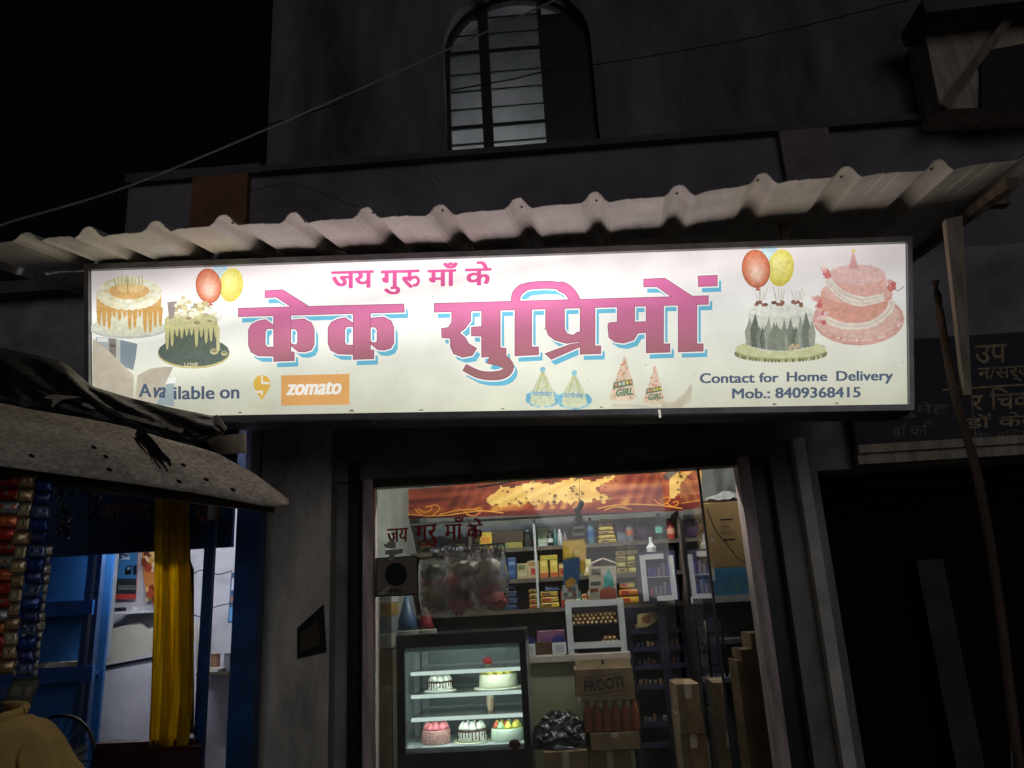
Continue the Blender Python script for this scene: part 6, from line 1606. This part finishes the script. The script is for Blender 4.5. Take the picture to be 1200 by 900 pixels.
# strips of sachets hung at the far left
def strip(label, xt, yt, xb, yb, w, n, Y, cols, seed):
    rg = random.Random(seed)
    t = thing('sachet_strip', label, 'sachet strip', P(xb, yb, Y), 'sachet strips hanging in the kiosk front')
    for k in range(n):
        a, b = k / n, (k + .96) / n
        tw = rg.uniform(-.09, .09) * w; pa, pb = lerp((xt, yt), (xb, yb), a), lerp((xt, yt), (xb, yb), b); pa = (pa[0] + tw, pa[1]); pb = (pb[0] - tw, pb[1])
        col = cols[k % len(cols)]
        A0, A1, B0, B1 = P(pa[0] - w / 2, pa[1], Y), P(pa[0] + w / 2, pa[1], Y), P(pb[0] - w / 2, pb[1], Y), P(pb[0] + w / 2, pb[1], Y)
        rows = []
        tz = rg.uniform(-.02, .02)
        for i in range(8):
            v = i / 7
            rows.append([A0.lerp(B0, v).lerp(A1.lerp(B1, v), u) + Vector((0, tz * (u - .5) - .006 * math.sin(math.pi * v) * math.sin(math.pi * u) + rg.uniform(-.0022, .0022), 0)) for u in [j / 6 for j in range(7)]])
        c2_ = tuple(min(1, q * 1.7 + .03) for q in col[:3]) + (1,); c3_ = tuple(q * .45 for q in col[:3]) + (1,)
        def cf(a_, b_, k=k):
            if a_ in (0, 6): return c3_
            if 1 < a_ < 4 and 0 < b_ < 5: return c2_ if (b_ + k) % 3 else cols[(k + 1) % len(cols)]
            return col
        m = MB(); m.grid(rows, col, cf); m.build('sachet', M_foil, t, smooth=True, solid=.002)
    pt = P(xt, yt, Y); m = MB(); m.tube([pt, Vector((pt.x, Y, pt.z + .02))], .003, 4); m.build('string', M_wiredk, t)
rd = [RGB(206, 66, 50), RGB(176, 60, 44), RGB(160, 170, 164), RGB(220, 110, 60)]
tn = [RGB(206, 180, 140), RGB(170, 146, 106), RGB(224, 206, 170)]
bl = [RGB(46, 76, 150), RGB(60, 66, 130), RGB(120, 140, 176)]
sv = [RGB(240, 238, 226), RGB(200, 198, 186)]
strip('red and orange sachet strip at the left picture edge', 12, 556, -4, 792, 26, 15, 2.80, rd, 1)
strip('tan sachet strip hanging next to the red one', 33, 556, 8, 790, 17, 14, 2.78, tn, 2)
strip('navy blue sachet strip hanging beside the tan one', 52, 562, 28, 792, 20, 15, 2.76, bl, 3)
strip('silver edged sachet strip just left of the navy one', 40, 686, 17, 794, 7, 10, 2.77, sv, 4)
strip('silver edged sachet strip just right of the navy one', 58, 640, 41, 794, 7, 14, 2.775, sv, 5)
strip('grey black picture sachet dangling lowest above the yellow shirt', 31, 794, 18, 832, 30, 1, 2.74, [RGB(150, 150, 140)], 6)
# tinsel
m = MB(); rg4 = random.Random(31)
for k in range(240):
    x = rg4.choice([rg4.gauss(78, 6), rg4.gauss(108, 4), rg4.uniform(66, 114)]); y = rg4.uniform(568, 628 if x < 100 else 612)
    if 86 < x < 102 and y > 590: continue
    p = P(x, y, 3.35 + rg4.uniform(-.04, .04)); d_ = Vector((rg4.uniform(-1, 1), rg4.uniform(-1, 1), rg4.uniform(-1.4, .4))).normalized() * rg4.uniform(.015, .035); w = d_.cross(Vector((rg4.random(), rg4.random(), rg4.random()))).normalized() * .003
    m.face([p - w, p + w, p + d_ + w, p + d_ - w], RGB(*rg4.choice([(60, 66, 50), (34, 40, 30), (206, 204, 190), (90, 96, 80), (40, 70, 46)])))
for x0, pts in ((0, [(72, 560), (72, 590), (78, 612), (79, 630)]), (1, [(116, 566), (113, 590), (108, 610)])):
    m.tube([P(x, y, 3.35) for x, y in pts], .004, 5, RGB(60, 60, 50))
tag(m.build('tinsel_garland', M_tinsel), 'dark glittering tinsel garland hanging under the grey awning', 'tinsel', kind='stuff')

# dark red chair backs and basket at the bottom
CYk = 3.75
X0, X1, Z0, Z1 = prect(104, 868, 226, 980, CYk)
ch = thing('maroon_bench', 'dark maroon bench back below the white board in the kiosk', 'bench', ((X0 + X1) / 2, CYk, 0))
m = MB(); m.box((X0, CYk, Z1 - .35), (X1, CYk + .04, Z1)); m.build('backrest', M_maroon, ch, bevel=.01)
m = MB(); m.box((X0, CYk - .35, .40), (X1, CYk + .02, .44)); m.build('seat', M_maroon, ch, bevel=.008)
for x in (X0 + .02, X1 - .06):
    for y in (CYk - .33, CYk):
        m = MB(); m.box((x, y, 0), (x + .04, y + .04, .399)); m.build('leg', M_maroon, ch)
    m = MB(); m.box((x, CYk + .005, .441), (x + .04, CYk + .035, Z1 - .351)); m.build('upright', M_maroon, ch)
X0, X1, Z0, Z1 = prect(190, 880, 232, 930, 3.62)
bs = thing('plastic_basket', 'dark perforated plastic basket under the mustard cloth', 'basket', ((X0 + X1) / 2, 3.6, .45))
m = MB(); nx, nz_ = 12, 9
for i in range(nx + 1):
    x = X0 + (X1 - X0) * i / nx; m.box((x - .003, 3.60, Z0), (x + .003, 3.604, Z1))
for j in range(nz_ + 1):
    z = Z0 + (Z1 - Z0) * j / nz_; m.box((X0, 3.597, z - .003), (X1, 3.5995, z + .003))
m.build('lattice', mat('brown_plastic', (.10, .06, .05), .4, .2, 5, 0), bs)
m = MB(); m.box((X0 - .01, 3.59, Z1 + .004), (X1 + .01, 3.64, Z1 + .02)); m.build('rim', M_maroon, bs)
m = MB(); m.box((X0, 3.606, .441), (X1, 3.64, Z1 + .003)); m.build('body', M_maroon, bs)
# fan guard / wheel rim arc beside the shirt
fn = thing('table_fan', 'round wire guard of a table fan behind the yellow shirt', 'fan', P(85, 900, 3.55))
c = P(66, 888, 3.55); rad_ = .17
m = MB(); m.tube([c + Vector((rad_ * math.cos(a), 0, rad_ * math.sin(a))) for a in [2 * math.pi * k / 40 for k in range(41)]], .008, 6, cap=False); m.build('guard_ring', M_black, fn)
for k in range(22):
    a = 2 * math.pi * k / 22; m = MB(); m.tube([c + Vector((.03 * math.cos(a), -.03, .03 * math.sin(a))), c + Vector((rad_ * .6 * math.cos(a + .1), -.03, rad_ * .6 * math.sin(a + .1))), c + Vector((rad_ * math.cos(a + .2), 0, rad_ * math.sin(a + .2)))], .0025, 4); m.build('guard_wire', M_black, fn)
m = MB(); m.ball(c, .035, (1, 1, 1, 1), 12, 8, (1, .8, 1)); m.build('motor_hub', M_black, fn)
m = MB(); m.tube([c + Vector((0, .04, -.02)), Vector((c.x, c.y + .04, .02))], .015, 8); m.build('stem', M_black, fn)
m = MB(); m.lathe([(.14, 0), (.13, .02), (.03, .04)], Vector((c.x, c.y + .04, 0)), 20); m.build('base', M_black, fn)
for k in range(3):
    a = 2.1 * k; m = MB(); m.poly([c + Vector((r_ * math.cos(a + s), .015 * s, r_ * math.sin(a + s))) for r_, s in ((.03, 0), (.13, -.3), (.14, .3), (.1, .5), (.03, .4))]); m.build('blade', M_steel, fn)

# small paper notice on the pier, bracket marks
t = thing('paper_notice', 'small torn dark notice stuck askew on the grey pier', 'notice', P(366, 772, FY - .03))
m = MB(); slab(m, [(348, 736), (379, 708), (382, 764), (348, 772)], FY - .035, .008, RGB(46, 44, 40)); m.build('sheet', M_paper, t)
m = MB(); slab(m, [(352, 743), (372, 728), (376, 756), (352, 764)], FY - .037, .0015, RGB(84, 78, 68)); m.build('printed_panel', M_paper, t)

# person in a yellow shirt at the lower left, seen from behind
PYr = 2.2
sh = P(80, 846, PYr)                      # near shoulder
pc = Vector((sh.x - .215, PYr + .02, 0))
zsh = sh.z - .03
sc_ = zsh / 1.36
pr = thing('person', 'person in a yellow collared shirt standing at the kiosk with back turned', 'person', (pc.x, pc.y, 0))
def skin_obj(name, verts, edges, radii, mt, root=0, sub=2, label=None):
    me = bpy.data.meshes.new(name)
    me.from_pydata([Vector(v) for v in verts], edges, [])
    o = bpy.data.objects.new(name, me); COL.objects.link(o); o.parent = pr
    me.materials.append(mt)
    s = o.modifiers.new('skin', 'SKIN'); s.use_smooth_shade = True
    for i, d_ in enumerate(me.skin_vertices[0].data):
        r_ = radii[i]; d_.radius = r_ if isinstance(r_, tuple) else (r_, r_); d_.use_root = (i == root)
    u_ = o.modifiers.new('sub', 'SUBSURF'); u_.levels = sub; u_.render_levels = sub
    if label: o['label'] = label
    return o
H = zsh
V = [(0, 0, .68 * H), (0, .0, .80 * H), (0, .0, .92 * H), (0, .0, .985 * H), (-.04, .02, 1.03 * H), (-.12, .05, 1.05 * H), (-.20, .07, 1.05 * H), (-.27, .08, 1.06 * H)]
Rr_ = [.08, .08, .08, .055, .045, .065, .085, .07]
Eg = [(0, 1), (1, 2), (2, 3), (3, 4), (4, 5), (5, 6), (6, 7)]
def add(ch_, start):
    prev = start
    for p, r_ in ch_:
        V.append(p); Rr_.append(r_); Eg.append((prev, len(V) - 1)); prev = len(V) - 1
    return prev
for s in (-1, 1):
    w_ = add([((s * .12, 0, .955 * H), .04), ((s * .18, 0, .92 * H), .038), ((s * .22, -.02, .76 * H), .040), ((s * .21, .10, .64 * H), .035), ((s * .19, .20, .66 * H), .026)], 3)
    pm = add([((s * .185, .26, .665 * H), .028)], w_)
    for f, (fx, L) in enumerate(((-.026, .075), (-.009, .085), (.009, .08), (.025, .062))):
        add([((s * .185 + fx, .26 + L * .45, .668 * H), .0095), ((s * .185 + fx * 1.1, .26 + L * .8, .655 * H), .0085), ((s * .185 + fx * 1.1, .26 + L, .64 * H), .007)], pm)
    add([((s * .185 - s * .04, .24, .66 * H), .010), ((s * .185 - s * .055, .275, .655 * H), .009)], w_)
    kn = add([((s * .09, 0, .62 * H), .085), ((s * .10, -.02, .36 * H), .06), ((s * .10, .02, .10 * H), .04), ((s * .10, .0, .045), .042)], 0)
    add([((s * .11, .10, .03), .035), ((s * .115, .17, .026), .025)], kn)
add([((-.22, .16, 1.0 * H), .02)], 6)   # nose side, facing away to the left
skin_obj('body', V, Eg, Rr_, M_skin)
# shirt: loose, sloping shoulders and upper sleeves
SV = [(0, 0, .64 * H), (0, .0, .76 * H), (0, .0, .88 * H), (0, 0, .97 * H), (-.01, .005, 1.035 * H)]
SR_ = [(.18, .15), (.18, .15), (.175, .145), (.12, .11), (.07, .07)]
SE = [(0, 1), (1, 2), (2, 3), (3, 4)]
for s in (-1, 1):
    i = len(SV)
    SV += [(s * .11, 0, .965 * H), (s * .185, -.005, .92 * H), (s * .235, -.015, .83 * H), (s * .255, -.02, .74 * H)]
    SR_ += [.085, .080, .078, .082]
    SE += [(3, i), (i, i + 1), (i + 1, i + 2), (i + 2, i + 3)]
so = skin_obj('shirt', SV, SE, SR_, M_shirt, label='yellow shirt with rumpled shoulder')
so.modifiers['sub'].levels = 4; so.modifiers['sub'].render_levels = 4
for nm_, ns_, st_ in (('folds', .10, .026), ('creases', .03, .010)):
    tx = bpy.data.textures.new(nm_, 'CLOUDS'); tx.noise_scale = ns_; tx.noise_depth = 2
    dm = so.modifiers.new(nm_, 'DISPLACE'); dm.texture = tx; dm.strength = st_; dm.mid_level = .5
TV = [(0, 0, .66 * H), (-.09, 0, .60 * H), (-.10, -.02, .36 * H), (-.10, .02, .09), (.09, 0, .60 * H), (.10, -.02, .36 * H), (.10, .02, .09)]
skin_obj('trousers', TV, [(0, 1), (1, 2), (2, 3), (0, 4), (4, 5), (5, 6)], [.145, .105, .08, .07, .105, .08, .07], M_trouser)
m = MB()
m.ball((pc.x - .225, pc.y + .06, 1.065 * H), .108, (1, 1, 1, 1), 22, 14, (1.02, .98, .95))
m.ball((pc.x - .14, pc.y + .03, 1.055 * H), .08, (1, 1, 1, 1), 16, 10, (.9, .9, .9))
m.ball((pc.x - .06, pc.y - .06, 1.045 * H), .105, (1, 1, 1, 1), 18, 12, (1.0, .75, .8))
m.build('hair', M_hair, pr, smooth=True)
m = MB()   # collar
m.tube([Vector((pc.x - .01 + .072 * math.cos(a), pc.y + .07 * math.sin(a), 1.045 * H + .012 * math.sin(a))) for a in [2 * math.pi * k / 20 for k in range(21)]], .013, 7, cap=False)
m.build('collar', M_shirt, pr, smooth=True)

# ================================================================== overhead cables
for lab, pts, Y, r_, mt in (('pale cable slanting up across the dark upper wall to the window', [(-60, 292), (0, 264), (150, 218), (350, 135), (520, 60), (655, -2), (800, -70)], 2.4, .0035, M_wire),
        ('faint cable sagging from the left edge toward the upper wall', [(-60, 216), (0, 206), (130, 180), (290, 152), (400, 120)], 3.4, .004, M_wiredk), ('dark cable crossing the upper wall to the right of the window', [(640, 84), (760, 66), (900, 40), (1080, -4)], 3.6, .003, M_wiredk),
        ('dark cable dropping down the wall left of the arched window', [(395, 60), (430, 120), (470, 165), (520, 218)], 4.35, .0025, M_ledge), ('thin cable hanging beside the leaning bamboo pole', [(1136, 440), (1148, 560), (1165, 690), (1180, 780), (1186, 905)], 3.2, .003, M_wire),
        ('looping dark cable on the grey band above the awning', [(290, 225), (330, 215), (355, 218), (400, 235), (420, 242)], 4.3, .003, M_ledge)):
    m = MB(); m.tube(catmull([P(x, y, Y) for x, y in pts], 6), r_, 6); tag(m.build('overhead_cable', mt, smooth=True), lab, 'cable')
